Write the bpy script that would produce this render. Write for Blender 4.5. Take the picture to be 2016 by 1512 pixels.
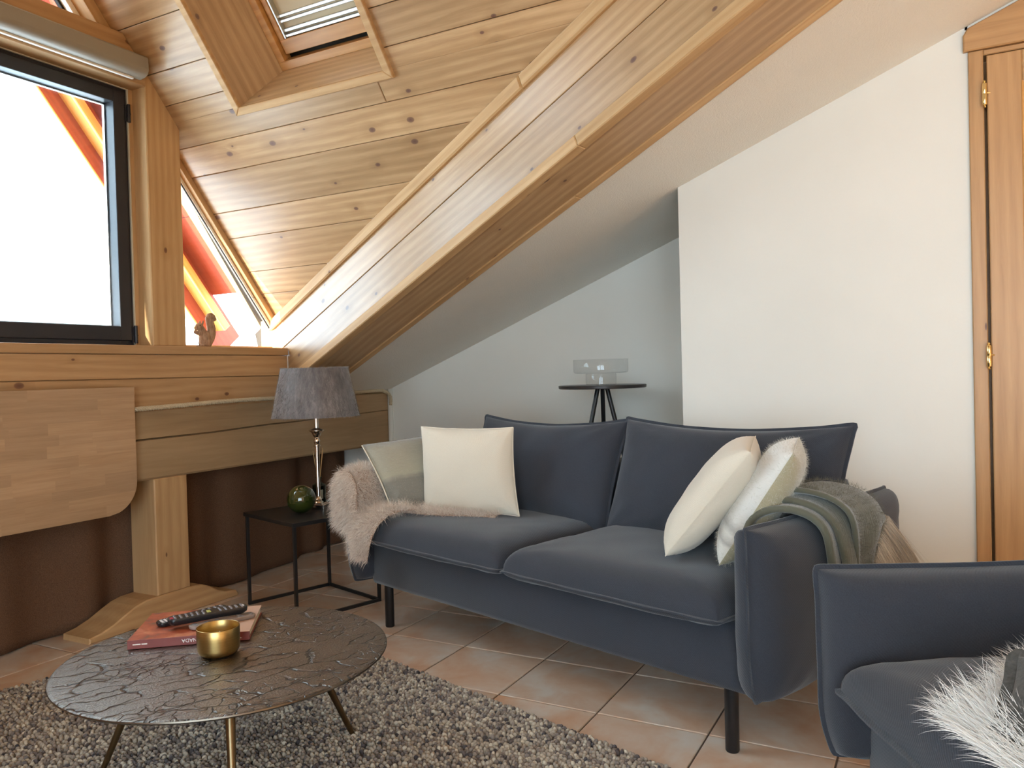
import bpy, bmesh, math, random
import numpy as np
from mathutils import Vector, Matrix, noise as mnoise

for o in list(bpy.data.objects):
    bpy.data.objects.remove(o, do_unlink=True)
SC = bpy.context.scene
COL = SC.collection
random.seed(7)
RNG = np.random.default_rng(11)

# ------------------------------------------------------------------ camera
# room axes: window wall lies along X (right end of the picture at -X), white wall along Y,
# z up, camera stands at (0, 0, 1.0)
YAW, PIT, ROL = math.radians(61.749), math.radians(-0.848), math.radians(1.527)
F_PX = 1559.55
fw = Vector((-math.sin(YAW)*math.cos(PIT), -math.cos(YAW)*math.cos(PIT), math.sin(PIT)))
rt = fw.cross(Vector((0, 0, 1))).normalized()
dn = fw.cross(rt)
r2 = rt*math.cos(ROL) + dn*math.sin(ROL)
d2 = dn*math.cos(ROL) - rt*math.sin(ROL)
cam_d = bpy.data.cameras.new('camera')
cam_d.sensor_width = 36.0
cam_d.sensor_fit = 'HORIZONTAL'
cam_d.lens = F_PX/2016*36.0
cam_d.clip_start = 0.02
cam = bpy.data.objects.new('camera', cam_d)
cam.matrix_world = Matrix(((r2.x, -d2.x, -fw.x, 0), (r2.y, -d2.y, -fw.y, 0), (r2.z, -d2.z, -fw.z, 1.0), (0, 0, 0, 1)))
COL.objects.link(cam)
SC.camera = cam

# ------------------------------------------------------------------ world, sun, daylight, exposure
world = bpy.data.worlds.new('sky')
SC.world = world
world.use_nodes = True
wn = world.node_tree.nodes
wbg = wn['Background']
wbg.inputs['Color'].default_value = (0.67, 0.84, 1.0, 1)
wbg.inputs['Strength'].default_value = 11.0

sun_d = bpy.data.lights.new('sun', 'SUN')
sun_d.energy = 24.0
sun_d.angle = math.radians(0.5)
sun_d.color = (1.0, 0.94, 0.84)
sun = bpy.data.objects.new('sun', sun_d)
SUN_EL = math.radians(21)
sdir = Vector((-0.953*math.cos(SUN_EL), 0.303*math.cos(SUN_EL), -math.sin(SUN_EL)))
sun.rotation_euler = sdir.to_track_quat('-Z', 'Y').to_euler()
sun.location = (4, -6, 5)
COL.objects.link(sun)

def window_portal(name, loc, nrm, w, h):
    """daylight guide in a real window opening (samples the sky through it)"""
    d = bpy.data.lights.new(name, 'AREA')
    d.shape = 'RECTANGLE'; d.size = w; d.size_y = h
    d.cycles.is_portal = True
    o = bpy.data.objects.new(name, d)
    o.location = loc
    o.rotation_euler = Vector(nrm).to_track_quat('-Z', 'Z').to_euler()
    COL.objects.link(o)

window_portal('daylight_gable', (-1.4, -3.30, 1.9), (0, 1, 0), 3.4, 2.6)
window_portal('daylight_balcony', (2.62, 1.05, 1.25), (-1, 0, 0), 3.5, 2.3)

vs = SC.view_settings
vs.view_transform = 'Standard'
vs.look = 'None'
vs.exposure = 0.16
vs.gamma = 1.0
vs.use_curve_mapping = False

# ------------------------------------------------------------------ helpers
WM = {}
def V(*a): return Vector(a)

def reg(o, parent, W):
    """link o with world matrix W under parent"""
    COL.objects.link(o)
    WM[o] = W.copy()
    if parent is not None:
        o.parent = parent
        o.matrix_parent_inverse = Matrix.Identity(4)
        o.matrix_local = WM[parent].inverted() @ W
    else:
        o.matrix_world = W
    return o

def frame(org, ex, ey, ez=None):
    ex = Vector(ex).normalized(); ey = Vector(ey).normalized()
    if ez is None: ez = ex.cross(ey)
    ez = Vector(ez).normalized()
    m = Matrix.Identity(4)
    for i in range(3):
        m[i][0] = ex[i]; m[i][1] = ey[i]; m[i][2] = ez[i]; m[i][3] = org[i]
    return m

def mesh_obj(name, verts, faces, mat, parent=None, W=None, smooth=False, autosmooth=None):
    me = bpy.data.meshes.new(name)
    me.from_pydata([tuple(v) for v in verts], [], [tuple(f) for f in faces])
    if mat is not None:
        for m in (mat if isinstance(mat, (list, tuple)) else [mat]): me.materials.append(m)
    if smooth:
        me.polygons.foreach_set('use_smooth', [True]*len(me.polygons))
    me.update()
    if autosmooth is not None:
        me.set_sharp_from_angle(angle=math.radians(autosmooth))
    o = bpy.data.objects.new(name, me)
    return reg(o, parent, W if W is not None else Matrix.Identity(4))

def empty(name, loc, rotz=0.0, parent=None):
    o = bpy.data.objects.new(name, None)
    o.empty_display_size = 0.05
    W = Matrix.Translation(Vector(loc)) @ Matrix.Rotation(rotz, 4, 'Z')
    return reg(o, parent, W)

def tag(o, label, cat, group=None):
    o['label'] = label; o['category'] = cat
    if group: o['group'] = group
    return o
def struct(o, label=None):
    o['kind'] = 'structure'
    if label: o['label'] = label
    return o

class MB:
    """collects shapes into one mesh"""
    def __init__(s): s.v = []; s.f = []; s.mi = []; s.m = 0
    def add(s, verts, faces, M=None):
        b = len(s.v)
        for p in verts:
            p = Vector(p)
            s.v.append(M @ p if M is not None else p)
        for f in faces: s.f.append(tuple(b+i for i in f)); s.mi.append(s.m)
        return s
    def box(s, lo, hi, M=None, c=0.0):
        x0, y0, z0 = lo; x1, y1, z1 = hi
        if c <= 0:
            vs_ = [(x0,y0,z0),(x1,y0,z0),(x1,y1,z0),(x0,y1,z0),(x0,y0,z1),(x1,y0,z1),(x1,y1,z1),(x0,y1,z1)]
            fs = [(0,3,2,1),(4,5,6,7),(0,1,5,4),(1,2,6,5),(2,3,7,6),(3,0,4,7)]
            return s.add(vs_, fs, M)
        bm = bmesh.new()
        bmesh.ops.create_cube(bm, size=1.0)
        for v in bm.verts:
            v.co = Vector(((x0+x1)/2+v.co.x*(x1-x0), (y0+y1)/2+v.co.y*(y1-y0), (z0+z1)/2+v.co.z*(z1-z0)))
        bmesh.ops.bevel(bm, geom=list(bm.edges), offset=c, segments=2, affect='EDGES', profile=0.5)
        return s.bm(bm, M)
    def bm(s, bm, M=None):
        bm.verts.ensure_lookup_table()
        for i, v in enumerate(bm.verts): v.index = i
        s.add([v.co.copy() for v in bm.verts], [[v.index for v in f.verts] for f in bm.faces], M)
        bm.free(); return s
    def tube(s, path, rad, n=12, caps=True):
        P = [Vector(p) for p in path]
        R = rad if isinstance(rad, (list, tuple)) else [rad]*len(P)
        rings = []
        prev = None
        for i, p in enumerate(P):
            t = (P[min(i+1, len(P)-1)]-P[max(i-1, 0)]).normalized()
            if prev is None:
                a = t.orthogonal().normalized()
            else:
                a = prev - t*prev.dot(t)
                a = a.normalized() if a.length > 1e-6 else t.orthogonal().normalized()
            prev = a
            b = t.cross(a)
            rings.append([p+(a*math.cos(2*math.pi*k/n)+b*math.sin(2*math.pi*k/n))*R[i] for k in range(n)])
        vs_ = [q for r in rings for q in r]; fs = []
        for i in range(len(P)-1):
            for k in range(n):
                k2 = (k+1) % n
                fs.append((i*n+k, i*n+k2, (i+1)*n+k2, (i+1)*n+k))
        if caps:
            fs.append(tuple(range(n-1, -1, -1))); fs.append(tuple((len(P)-1)*n+k for k in range(n)))
        return s.add(vs_, fs)
    def lathe(s, prof, n=32, M=None, closed=False):
        """prof list of (r,z); r=0 ends become poles"""
        vs_ = []; idx = []
        for r, z in prof:
            if r < 1e-6:
                idx.append([len(vs_)]*n); vs_.append(Vector((0, 0, z)))
            else:
                idx.append([len(vs_)+k for k in range(n)])
                vs_ += [Vector((r*math.cos(2*math.pi*k/n), r*math.sin(2*math.pi*k/n), z)) for k in range(n)]
        fs = []
        m = len(prof)
        for i in range(m if closed else m-1):
            A = idx[i]; B = idx[(i+1) % m]
            for k in range(n):
                k2 = (k+1) % n
                q = [A[k], A[k2], B[k2], B[k]]
                u = []
                for j in q:
                    if j not in u: u.append(j)
                if len(u) >= 3: fs.append(tuple(u))
        return s.add(vs_, fs, M)
    def build(s, name, mat, parent=None, W=None, smooth=False, autosmooth=None):
        """vertices are world positions unless W given (then local to W)"""
        if W is None and parent is not None: W0 = WM[parent]
        else: W0 = W if W is not None else Matrix.Identity(4)
        if W is None and parent is not None:
            inv = W0.inverted(); vv = [inv @ p for p in s.v]
        else: vv = s.v
        o = mesh_obj(name, vv, s.f, mat, parent, W0, smooth, autosmooth)
        if isinstance(mat, (list, tuple)):
            o.data.polygons.foreach_set('material_index', s.mi)
        return o

def inset(pts, c):
    n = len(pts); out = []
    for i in range(n):
        p0 = Vector(pts[i-1]); p1 = Vector(pts[i]); p2 = Vector(pts[(i+1) % n])
        e1 = (p1-p0).normalized(); e2 = (p2-p1).normalized()
        n1 = Vector((-e1.y, e1.x)); n2 = Vector((-e2.y, e2.x))
        b = n1+n2
        if b.length < 1e-6: out.append(p1+n1*c); continue
        b.normalize()
        k = c/max(b.dot(n1), 0.35)
        out.append(p1+b*k)
    return out

def area2(pts):
    return sum(pts[i-1][0]*pts[i][1]-pts[i][0]*pts[i-1][1] for i in range(len(pts)))/2

def prism(name, pts, org, ex, ey, th, mat, parent=None, c=0.002, W=None):
    """flat piece: outline pts (2D, in ex/ey metres), front face at z=0 facing ex x ey, body behind it; grain along ex"""
    pts = [Vector(p) for p in pts]
    if area2(pts) < 0: pts = pts[::-1]
    W = frame(org, ex, ey) if W is None else W
    n = len(pts)
    v = []; f = []
    if c > 0:
        ins = inset(pts, c)
        v += [(p.x, p.y, 0) for p in ins]
        v += [(p.x, p.y, -c) for p in pts]
        v += [(p.x, p.y, -th) for p in pts]
        rings = 3
    else:
        v += [(p.x, p.y, 0) for p in pts]
        v += [(p.x, p.y, -th) for p in pts]
        rings = 2
    f.append(tuple(range(n)))
    for r in range(rings-1):
        for i in range(n):
            j = (i+1) % n
            f.append((r*n+i, (r+1)*n+i, (r+1)*n+j, r*n+j))
    f.append(tuple((rings-1)*n+i for i in range(n-1, -1, -1)))
    return mesh_obj(name, v, f, mat, parent, W)

def clip_half(pts, a, b, c):
    """keep a*x+b*y<=c of polygon"""
    out = []
    n = len(pts)
    for i in range(n):
        p = pts[i]; q = pts[(i+1) % n]
        dp = a*p[0]+b*p[1]-c; dq = a*q[0]+b*q[1]-c
        if dp <= 0: out.append(p)
        if (dp < 0 < dq) or (dq < 0 < dp):
            t = dp/(dp-dq)
            out.append((p[0]+(q[0]-p[0])*t, p[1]+(q[1]-p[1])*t))
    return out
# ------------------------------------------------------------------ materials
class NT:
    def __init__(s, name):
        s.m = bpy.data.materials.new(name); s.m.use_nodes = True
        s.t = s.m.node_tree; s.n = s.t.nodes; s.l = s.t.links
        s.b = s.n['Principled BSDF']; s.out = s.n['Material Output']
    def node(s, typ, **kw):
        nd = s.n.new(typ)
        for k, v in kw.items():
            if k.startswith('i_'):
                key = k[2:]
                nd.inputs[int(key) if key.isdigit() else key].default_value = v
            else: setattr(nd, k, v)
        return nd
    def link(s, a, b): s.l.new(a, b)
    def tex(s, kind='Object'):
        return s.node('ShaderNodeTexCoord').outputs[kind]
    def mapping(s, vec, scale=(1,1,1), loc=None):
        m = s.node('ShaderNodeMapping'); m.inputs['Scale'].default_value = scale
        s.link(vec, m.inputs['Vector'])
        if loc is not None: s.link(loc, m.inputs['Location'])
        return m.outputs[0]
    def rnd(s): return s.node('ShaderNodeObjectInfo').outputs['Random']
    def math(s, op, a, b=None, c=None):
        m = s.node('ShaderNodeMath', operation=op)
        for i, x in enumerate((a, b, c)):
            if x is None: continue
            if isinstance(x, (int, float)): m.inputs[i].default_value = x
            else: s.link(x, m.inputs[i])
        return m.outputs[0]
    def noise(s, vec, scale=5, detail=3, rough=0.5, dist=0.0):
        n = s.node('ShaderNodeTexNoise')
        n.inputs['Scale'].default_value = scale; n.inputs['Detail'].default_value = detail
        n.inputs['Roughness'].default_value = rough; n.inputs['Distortion'].default_value = dist
        if vec is not None: s.link(vec, n.inputs['Vector'])
        return n.outputs['Fac']
    def ramp(s, fac, stops, interp='LINEAR'):
        r = s.node('ShaderNodeValToRGB'); cr = r.color_ramp; cr.interpolation = interp
        while len(cr.elements) < len(stops): cr.elements.new(0.5)
        for e, (p, c) in zip(cr.elements, stops):
            e.position = p; e.color = (*c, 1) if len(c) == 3 else c
        s.link(fac, r.inputs[0]); return r.outputs[0]
    def mix(s, fac, a, b, typ='MIX'):
        m = s.node('ShaderNodeMix', data_type='RGBA', blend_type=typ)
        for k, x in ((0, fac), (6, a), (7, b)):
            if isinstance(x, (int, float)): m.inputs[k].default_value = x
            elif isinstance(x, tuple): m.inputs[k].default_value = (*x, 1) if len(x) == 3 else x
            else: s.link(x, m.inputs[k])
        return m.outputs[2]
    def bump(s, h, strength=0.3, dist=0.01, chain=None):
        b = s.node('ShaderNodeBump'); b.inputs['Strength'].default_value = strength
        b.inputs['Distance'].default_value = dist
        s.link(h, b.inputs['Height'])
        if chain is not None: s.link(chain, b.inputs['Normal'])
        s.link(b.outputs[0], s.b.inputs['Normal']); return b.outputs[0]
    def col(s, c): 
        if isinstance(c, tuple): s.b.inputs['Base Color'].default_value = (*c, 1)
        else: s.link(c, s.b.inputs['Base Color'])
    def set(s, **kw):
        for k, v in kw.items():
            s.b.inputs[k.replace('_', ' ')].default_value = v
        return s

def lin(r, g, b):
    f = lambda u: (u/255/12.92 if u/255 <= 0.04045 else ((u/255+0.055)/1.055)**2.4)
    return (f(r), f(g), f(b))

def simple(name, c, rough=0.5, metal=0.0, **kw):
    t = NT(name); t.col(c); t.set(Roughness=rough, Metallic=metal, **kw); return t.m

def wood(name, light, mid, dark, knot, rough=0.5, gx=1.6, gy=24.0, knots=1.0, var=0.12, kscale=(4.0, 6.2), wave=0.5, spec=0.4):
    """pine: grain along local X, growth figure, knots, tone per piece"""
    t = NT(name)
    co = t.tex('Object'); r = t.rnd()
    off = t.node('ShaderNodeCombineXYZ')
    t.link(t.math('MULTIPLY', r, 37.0), off.inputs[0]); t.link(t.math('MULTIPLY', r, 91.0), off.inputs[1]); t.link(t.math('MULTIPLY', r, 13.0), off.inputs[2])
    p = t.node('ShaderNodeVectorMath', operation='ADD'); t.link(co, p.inputs[0]); t.link(off.outputs[0], p.inputs[1])
    P = p.outputs[0]
    # knots
    kc = t.mapping(P, (kscale[0], kscale[1], 0.0))
    wob = t.noise(t.mapping(P, (9, 14, 0)), 1.0, 2)
    vo = t.node('ShaderNodeTexVoronoi', voronoi_dimensions='2D', feature='F1'); vo.inputs['Scale'].default_value = 1.0
    vo.inputs['Randomness'].default_value = 0.9
    t.link(kc, vo.inputs['Vector'])
    sep = t.node('ShaderNodeSeparateColor'); t.link(vo.outputs['Color'], sep.inputs[0])
    has = t.math('GREATER_THAN', sep.outputs[0], 1.0-0.55*knots)
    size = t.math('MULTIPLY_ADD', sep.outputs[1], 0.055, 0.030)
    kd = t.math('DIVIDE', t.math('ADD', vo.outputs['Distance'], t.math('MULTIPLY', t.math('SUBTRACT', wob, 0.5), 0.03)), size)
    kn = t.math('MULTIPLY', has, t.ramp(kd, [(0.0, (1,1,1)), (0.75, (0.75,0.75,0.75)), (1.0, (0,0,0))]))
    halo = t.math('MULTIPLY', has, t.ramp(t.math('MULTIPLY', kd, 0.25), [(0.0, (1,1,1)), (1.0, (0,0,0))]))
    # grain
    gp = t.mapping(P, (gx, gy, gy))
    fine = t.noise(gp, 3.0, 5, 0.6, 0.6)
    broad = t.noise(t.mapping(P, (gx*0.5, gy*0.16, gy*0.16)), 2.0, 2, 0.5)
    wv = t.node('ShaderNodeTexWave', wave_type='BANDS', bands_direction='Y')
    wv.inputs['Scale'].default_value = 6.0; wv.inputs['Distortion'].default_value = 9.0
    wv.inputs['Detail'].default_value = 1.5; wv.inputs['Detail Scale'].default_value = 0.35
    t.link(t.mapping(P, (0.35, 1.4, 1.0)), wv.inputs['Vector'])
    g = t.math('ADD', t.math('MULTIPLY', fine, 0.55), t.math('MULTIPLY', wv.outputs['Fac'], 0.36*wave))
    g = t.math('ADD', g, t.math('MULTIPLY', halo, 0.22))
    g = t.math('ADD', g, t.math('MULTIPLY', t.math('SUBTRACT', broad, 0.5), 0.5))
    c = t.ramp(g, [(0.12, light), (0.42, mid), (0.85, dark)])
    c = t.mix(kn, c, knot)
    tone = t.math('MULTIPLY_ADD', r, 2*var, 1.0-var)
    hsv = t.node('ShaderNodeHueSaturation'); t.link(c, hsv.inputs['Color']); t.link(tone, hsv.inputs['Value'])
    t.col(hsv.outputs[0])
    t.set(Roughness=rough); t.b.inputs['Specular IOR Level'].default_value = spec
    t.bump(fine, 0.10, 0.004)
    return t.m

PINE = wood('pine_whitewashed', lin(202,166,124), lin(178,141,100), lin(146,110,74), lin(104,74,64), 0.30, spec=0.5)
PINE_TRIM = wood('pine_trim', lin(206,168,122), lin(190,150,103), lin(164,124,80), lin(112,76,56), 0.55, knots=0.25, var=0.06, spec=0.25)
PINE_DARK = wood('pine_parapet', lin(200,160,116), lin(184,143,99), lin(156,115,74), lin(108,70,52), 0.45, knots=0.8, var=0.07)
POSTW = wood('post_wood', lin(206,168,122), lin(190,150,104), lin(160,120,78), lin(104,70,50), 0.55, gx=1.2, gy=16, kscale=(3.0,7.0), knots=0.8, var=0.05)
REARW = wood('rear_wall_pine', lin(220,190,150), lin(206,172,130), lin(176,140,98), lin(120,84,66), 0.5, knots=0.3)
BEAMW = wood('beam_wood', lin(182,152,116), lin(164,134,98), lin(130,102,72), lin(88,62,46), 0.65, gx=1.0, gy=14, kscale=(1.6,3.6), knots=0.8, var=0.03)
DOORW = wood('door_pine', lin(196,152,104), lin(182,138,92), lin(154,112,70), lin(108,70,48), 0.4, knots=0.5, var=0.05, kscale=(2.2, 8.0))
BLOCK = wood('butcher_block', lin(194,158,122), lin(178,142,106), lin(152,116,84), lin(120,84,62), 0.4, gx=2.2, gy=40, knots=0.0, var=0.12, wave=0.15)
FRAMEW = wood('skylight_pine', lin(206,152,90), lin(188,134,74), lin(158,104,54), lin(110,70,40), 0.35, knots=0.0, var=0.05)
REDW = wood('red_stained_wood', lin(170,76,50), lin(150,60,40), lin(112,42,30), lin(80,30,24), 0.6, knots=0.5)
LITW = wood('sunlit_yellow_wood', lin(226,176,104), lin(210,158,86), lin(180,126,62), lin(120,80,50), 0.6, knots=0.3)  # yellow of sun-struck rafters put into the base colour

def plaster(name, c, bump_scale, bump_str, dist, rough=0.85):
    t = NT(name); co = t.tex('Object')
    n1 = t.noise(co, bump_scale, 4, 0.6); n2 = t.noise(co, 2.2, 3, 0.5)
    k = t.ramp(n2, [(0.3, (0.95,0.95,0.95)), (0.7, (1,1,1))])
    t.col(t.mix(1.0, c, k, 'MULTIPLY')); t.set(Roughness=rough)
    t.bump(n1, bump_str, dist); return t.m
WALLW = plaster('smooth_white_plaster', lin(232,228,218), 9.0, 0.25, 0.006, 0.7)
CEILW = plaster('rough_white_plaster', lin(240,235,225), 150.0, 0.55, 0.008)
ROOMW = plaster('room_plaster', lin(236,232,224), 30, 0.1, 0.004)

def tile_mat():
    t = NT('terracotta_tile'); co = t.tex('Object'); r = t.rnd()
    off = t.node('ShaderNodeVectorMath', operation='ADD'); t.link(co, off.inputs[0])
    cb = t.node('ShaderNodeCombineXYZ'); t.link(t.math('MULTIPLY', r, 71.0), cb.inputs[0]); t.link(t.math('MULTIPLY', r, 33.0), cb.inputs[1])
    t.link(cb.outputs[0], off.inputs[1]); P = off.outputs[0]
    n = t.noise(P, 5.0, 4, 0.55, 0.6); n2 = t.noise(P, 28.0, 3, 0.6)
    f = t.math('ADD', t.math('MULTIPLY', n, 0.85), t.math('MULTIPLY', n2, 0.15))
    c = t.ramp(f, [(0.30, lin(206,160,126)), (0.46, lin(214,182,156)), (0.62, lin(220,204,188)), (0.75, lin(224,213,202))])
    hsv = t.node('ShaderNodeHueSaturation'); t.link(c, hsv.inputs['Color']); t.link(t.math('MULTIPLY_ADD', r, 0.2, 0.86), hsv.inputs['Value'])
    t.col(hsv.outputs[0]); t.set(Roughness=0.38)
    t.bump(n2, 0.08, 0.004); return t.m
TILE = tile_mat()
GROUT = simple('grout', lin(112,92,78), 0.9)

def fabric(name, c, rough=0.9, scale=420.0, strength=0.35, melange=0.25, sheen=0.25):
    t = NT(name); co = t.tex('Object')
    w1 = t.node('ShaderNodeTexWave', wave_type='BANDS', bands_direction='DIAGONAL'); w1.inputs['Scale'].default_value = scale/6.0; w1.inputs['Distortion'].default_value = 1.5
    w1.inputs['Detail'].default_value = 1.0
    t.link(co, w1.inputs['Vector'])
    n = t.noise(co, scale, 2, 0.6); n2 = t.noise(co, 5.0, 3, 0.5)
    h = t.math('ADD', t.math('MULTIPLY', w1.outputs['Fac'], 0.5), t.math('MULTIPLY', n, 0.6))
    k = t.math('MULTIPLY_ADD', t.math('SUBTRACT', t.math('ADD', n, t.math('MULTIPLY', n2, 0.3)), 0.65), melange*2, 1.0)
    hsv = t.node('ShaderNodeHueSaturation'); hsv.inputs['Color'].default_value = (*c, 1); t.link(k, hsv.inputs['Value'])
    t.col(hsv.outputs[0]); t.set(Roughness=rough)
    t.b.inputs['Sheen Weight'].default_value = sheen; t.b.inputs['Sheen Roughness'].default_value = 0.5
    t.b.inputs['Specular IOR Level'].default_value = 0.2
    t.bump(h, strength, 0.0015); return t.m
SOFA = fabric('charcoal_wool', (0.039, 0.043, 0.054), scale=520, melange=0.35)
PIPING = fabric('charcoal_piping', (0.030, 0.034, 0.043), scale=520, melange=0.3)
CREAM = fabric('cream_linen', lin(224,212,192), scale=600, melange=0.10, strength=0.2)
FELT = fabric('grey_felt', (0.062, 0.060, 0.054), scale=160, melange=0.7, strength=0.7)

def mohair_pillow(name, base, stripe):
    t = NT(name); co = t.tex('Object')
    sx = t.node('ShaderNodeSeparateXYZ'); t.link(co, sx.inputs[0])
    n = t.noise(t.mapping(co, (30, 300, 30)), 1.0, 3, 0.6); n2 = t.noise(co, 30, 3, 0.6)
    y = t.math('ADD', sx.outputs[1], t.math('MULTIPLY', t.math('SUBTRACT', n2, 0.5), 0.02))
    band = t.ramp(t.math('MULTIPLY_ADD', y, 1.6, 0.5), stripe)
    t.col(t.mix(t.math('MULTIPLY', n, 0.35), band, base)); t.set(Roughness=0.95)
    t.b.inputs['Sheen Weight'].default_value = 0.6; t.b.inputs['Sheen Roughness'].default_value = 0.4
    t.bump(n, 0.5, 0.004); return t.m
g1, g2, g3 = lin(176,170,154), lin(196,188,168), lin(206,202,196)
MOHAIR_GREY = mohair_pillow('grey_plaid_mohair', lin(140,136,126), [(0.0, lin(128,124,114)), (0.44, lin(132,128,118)), (0.48, lin(178,172,150)), (0.68, lin(172,166,148)), (0.73, lin(152,150,144)), (1.0, lin(156,154,148))])
MOHAIR_WHITE = mohair_pillow('white_striped_mohair', lin(226,222,212), [(0.0, lin(228,224,214)), (0.28, lin(228,224,214)), (0.30, lin(168,164,156)), (0.34, lin(226,222,212)), (0.37, lin(172,168,160)), (0.41, lin(228,224,216)), (1.0, lin(228,224,216))])
MOHAIR_BACK = mohair_pillow('beige_mohair', lin(170,158,128), [(0.0, lin(180,170,140)), (1.0, lin(186,176,146))])
THROWM = mohair_pillow('green_grey_mohair_throw', lin(84,82,68), [(0.0, lin(104,102,86)), (0.5, lin(96,95,80)), (1.0, lin(108,106,92))])

def strand_mat(name, c1, c2, rough=0.75):
    t = NT(name)
    a = t.node('ShaderNodeAttribute', attribute_name='tone')
    t.col(t.mix(a.outputs['Fac'], c1, c2)); t.set(Roughness=rough)
    t.b.inputs['Specular IOR Level'].default_value = 0.25
    t.b.inputs['Sheen Weight'].default_value = 0.3
    return t.m
FURB = strand_mat('beige_fur', lin(214,188,168), lin(252,240,226))
FURW = strand_mat('white_fur', lin(232,228,222), lin(252,251,249))
FRINGE = strand_mat('taupe_fringe', lin(172,152,130), lin(222,204,180))
FUZZ = strand_mat('mohair_fuzz', lin(190,182,166), lin(236,232,222))
FUZZG = strand_mat('grey_mohair_fuzz', lin(90,88,74), lin(128,124,108))
HIDEF = strand_mat('hide_hair', lin(96,88,86), lin(168,160,154))
RUGM = strand_mat('rug_wool', (0,0,0), (1,1,1))
def rug_mat():
    t = NT('felted_wool_pebbles')
    a = t.node('ShaderNodeAttribute', attribute_name='tone')
    t.col(t.ramp(a.outputs['Fac'], [(0.0, lin(46,42,46)), (0.10, lin(76,68,68)), (0.26, lin(116,104,97)), (0.5, lin(144,130,117)), (0.75, lin(172,159,142)), (1.0, lin(200,188,168))]))
    t.set(Roughness=0.95); t.b.inputs['Sheen Weight'].default_value = 0.2
    t.bump(t.noise(t.tex('Object'), 900, 2), 0.3, 0.001); return t.m
RUGM = rug_mat()
RUGBASE = simple('rug_backing', lin(86,78,72), 0.95)

BLACK = simple('black_powder_coat', (0.012, 0.011, 0.011), 0.45)
LEGBLK = simple('black_leg', (0.008, 0.008, 0.009), 0.35)
ANTH = simple('anthracite_window_frame', (0.018, 0.019, 0.026), 0.38)
SEAL = simple('window_seal', lin(206,196,176), 0.6)
ALU = simple('brushed_aluminium', (0.62, 0.62, 0.60), 0.32, 1.0)
WHITEP = simple('white_trim_paint', lin(238,232,220), 0.5)
NICKEL = simple('polished_nickel', (0.78, 0.70, 0.62), 0.13, 1.0)
BRASSH = simple('polished_brass_hinge', (0.80, 0.60, 0.28), 0.22, 1.0)
BLINDBOX = simple('blind_cassette', lin(150,140,126), 0.45)
def blind_fabric():
    t = NT('skylight_blind_fabric'); t.n.remove(t.b)
    d = t.node('ShaderNodeBsdfDiffuse'); d.inputs[0].default_value = (*lin(206,190,162), 1)
    tr = t.node('ShaderNodeBsdfTranslucent'); tr.inputs[0].default_value = (*lin(226,206,170), 1)
    mx = t.node('ShaderNodeMixShader'); mx.inputs[0].default_value = 0.07
    t.link(d.outputs[0], mx.inputs[1]); t.link(tr.outputs[0], mx.inputs[2]); t.link(mx.outputs[0], t.out.inputs['Surface']); return t.m
BLINDFAB = blind_fabric()
SCREW = simple('steel_screw', (0.5, 0.5, 0.5), 0.3, 1.0)

def brushed_brass():
    t = NT('brushed_brass'); co = t.tex('Object')
    n = t.noise(t.mapping(co, (3, 3, 900)), 1.0, 2)
    t.col(t.ramp(n, [(0.3, (0.42,0.28,0.10)), (0.7, (0.55,0.38,0.15))])); t.set(Metallic=1.0, Roughness=0.32)
    t.bump(n, 0.05, 0.001); return t.m
BRASS = brushed_brass()
LEGBR = simple('dark_brass_leg', (0.20, 0.14, 0.075), 0.30, 1.0)

def cracked_bronze():
    t = NT('cracked_bronze'); co = t.tex('Object')
    d = t.noise(co, 14, 3, 0.6)
    dv = t.node('ShaderNodeVectorMath', operation='SCALE'); 
    nz = t.node('ShaderNodeTexNoise'); nz.inputs['Scale'].default_value = 16; nz.inputs['Detail'].default_value = 3; t.link(co, nz.inputs['Vector'])
    t.link(nz.outputs['Color'], dv.inputs[0]); dv.inputs['Scale'].default_value = 0.075
    ad = t.node('ShaderNodeVectorMath', operation='ADD'); t.link(co, ad.inputs[0]); t.link(dv.outputs[0], ad.inputs[1])
    def cracks(scale, w):
        v = t.node('ShaderNodeTexVoronoi', feature='DISTANCE_TO_EDGE', voronoi_dimensions='2D'); v.inputs['Scale'].default_value = 1.0
        t.link(t.mapping(ad.outputs[0], scale), v.inputs['Vector'])
        return t.ramp(v.outputs['Distance'], [(0.0, (0,0,0)), (w, (1,1,1))])
    c1 = cracks((8.0, 17.0, 1), 0.060); c2 = cracks((22.0, 30.0, 1), 0.055)
    gate = t.ramp(t.noise(co, 4.0, 2), [(0.45, (0,0,0)), (0.55, (1,1,1))])
    c2 = t.mix(gate, (1,1,1), c2)
    gate1 = t.ramp(t.noise(t.mapping(co, (1,1,1), None), 7.0, 2), [(0.36, (0,0,0)), (0.46, (1,1,1))])
    c1 = t.mix(gate1, (1,1,1), c1)
    sx = t.node('ShaderNodeSeparateXYZ'); t.link(ad.outputs[0], sx.inputs[0])
    ln = t.math('ABSOLUTE', t.math('SUBTRACT', t.math('FRACT', t.math('MULTIPLY', sx.outputs[1], 11.0)), 0.5))
    c3 = t.ramp(ln, [(0.0, (0,0,0)), (0.022, (1,1,1))])
    cr = t.math('MULTIPLY', t.math('MULTIPLY', c1, c2), c3)
    peb = t.noise(co, 190, 3, 0.65)
    h = t.math('ADD', t.math('MULTIPLY', cr, 1.0), t.math('MULTIPLY', peb, 0.55))
    t.col(t.mix(cr, (0.010,0.009,0.010), t.ramp(peb, [(0.3, (0.060,0.050,0.044)), (0.7, (0.20,0.155,0.115))])))
    t.set(Metallic=0.95, Roughness=0.36)
    nb = t.bump(h, 0.8, 0.004)
    t.b.inputs['Coat Weight'].default_value = 1.0; t.b.inputs['Coat Roughness'].default_value = 0.36
    t.link(nb, t.b.inputs['Coat Normal']); return t.m
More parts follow.
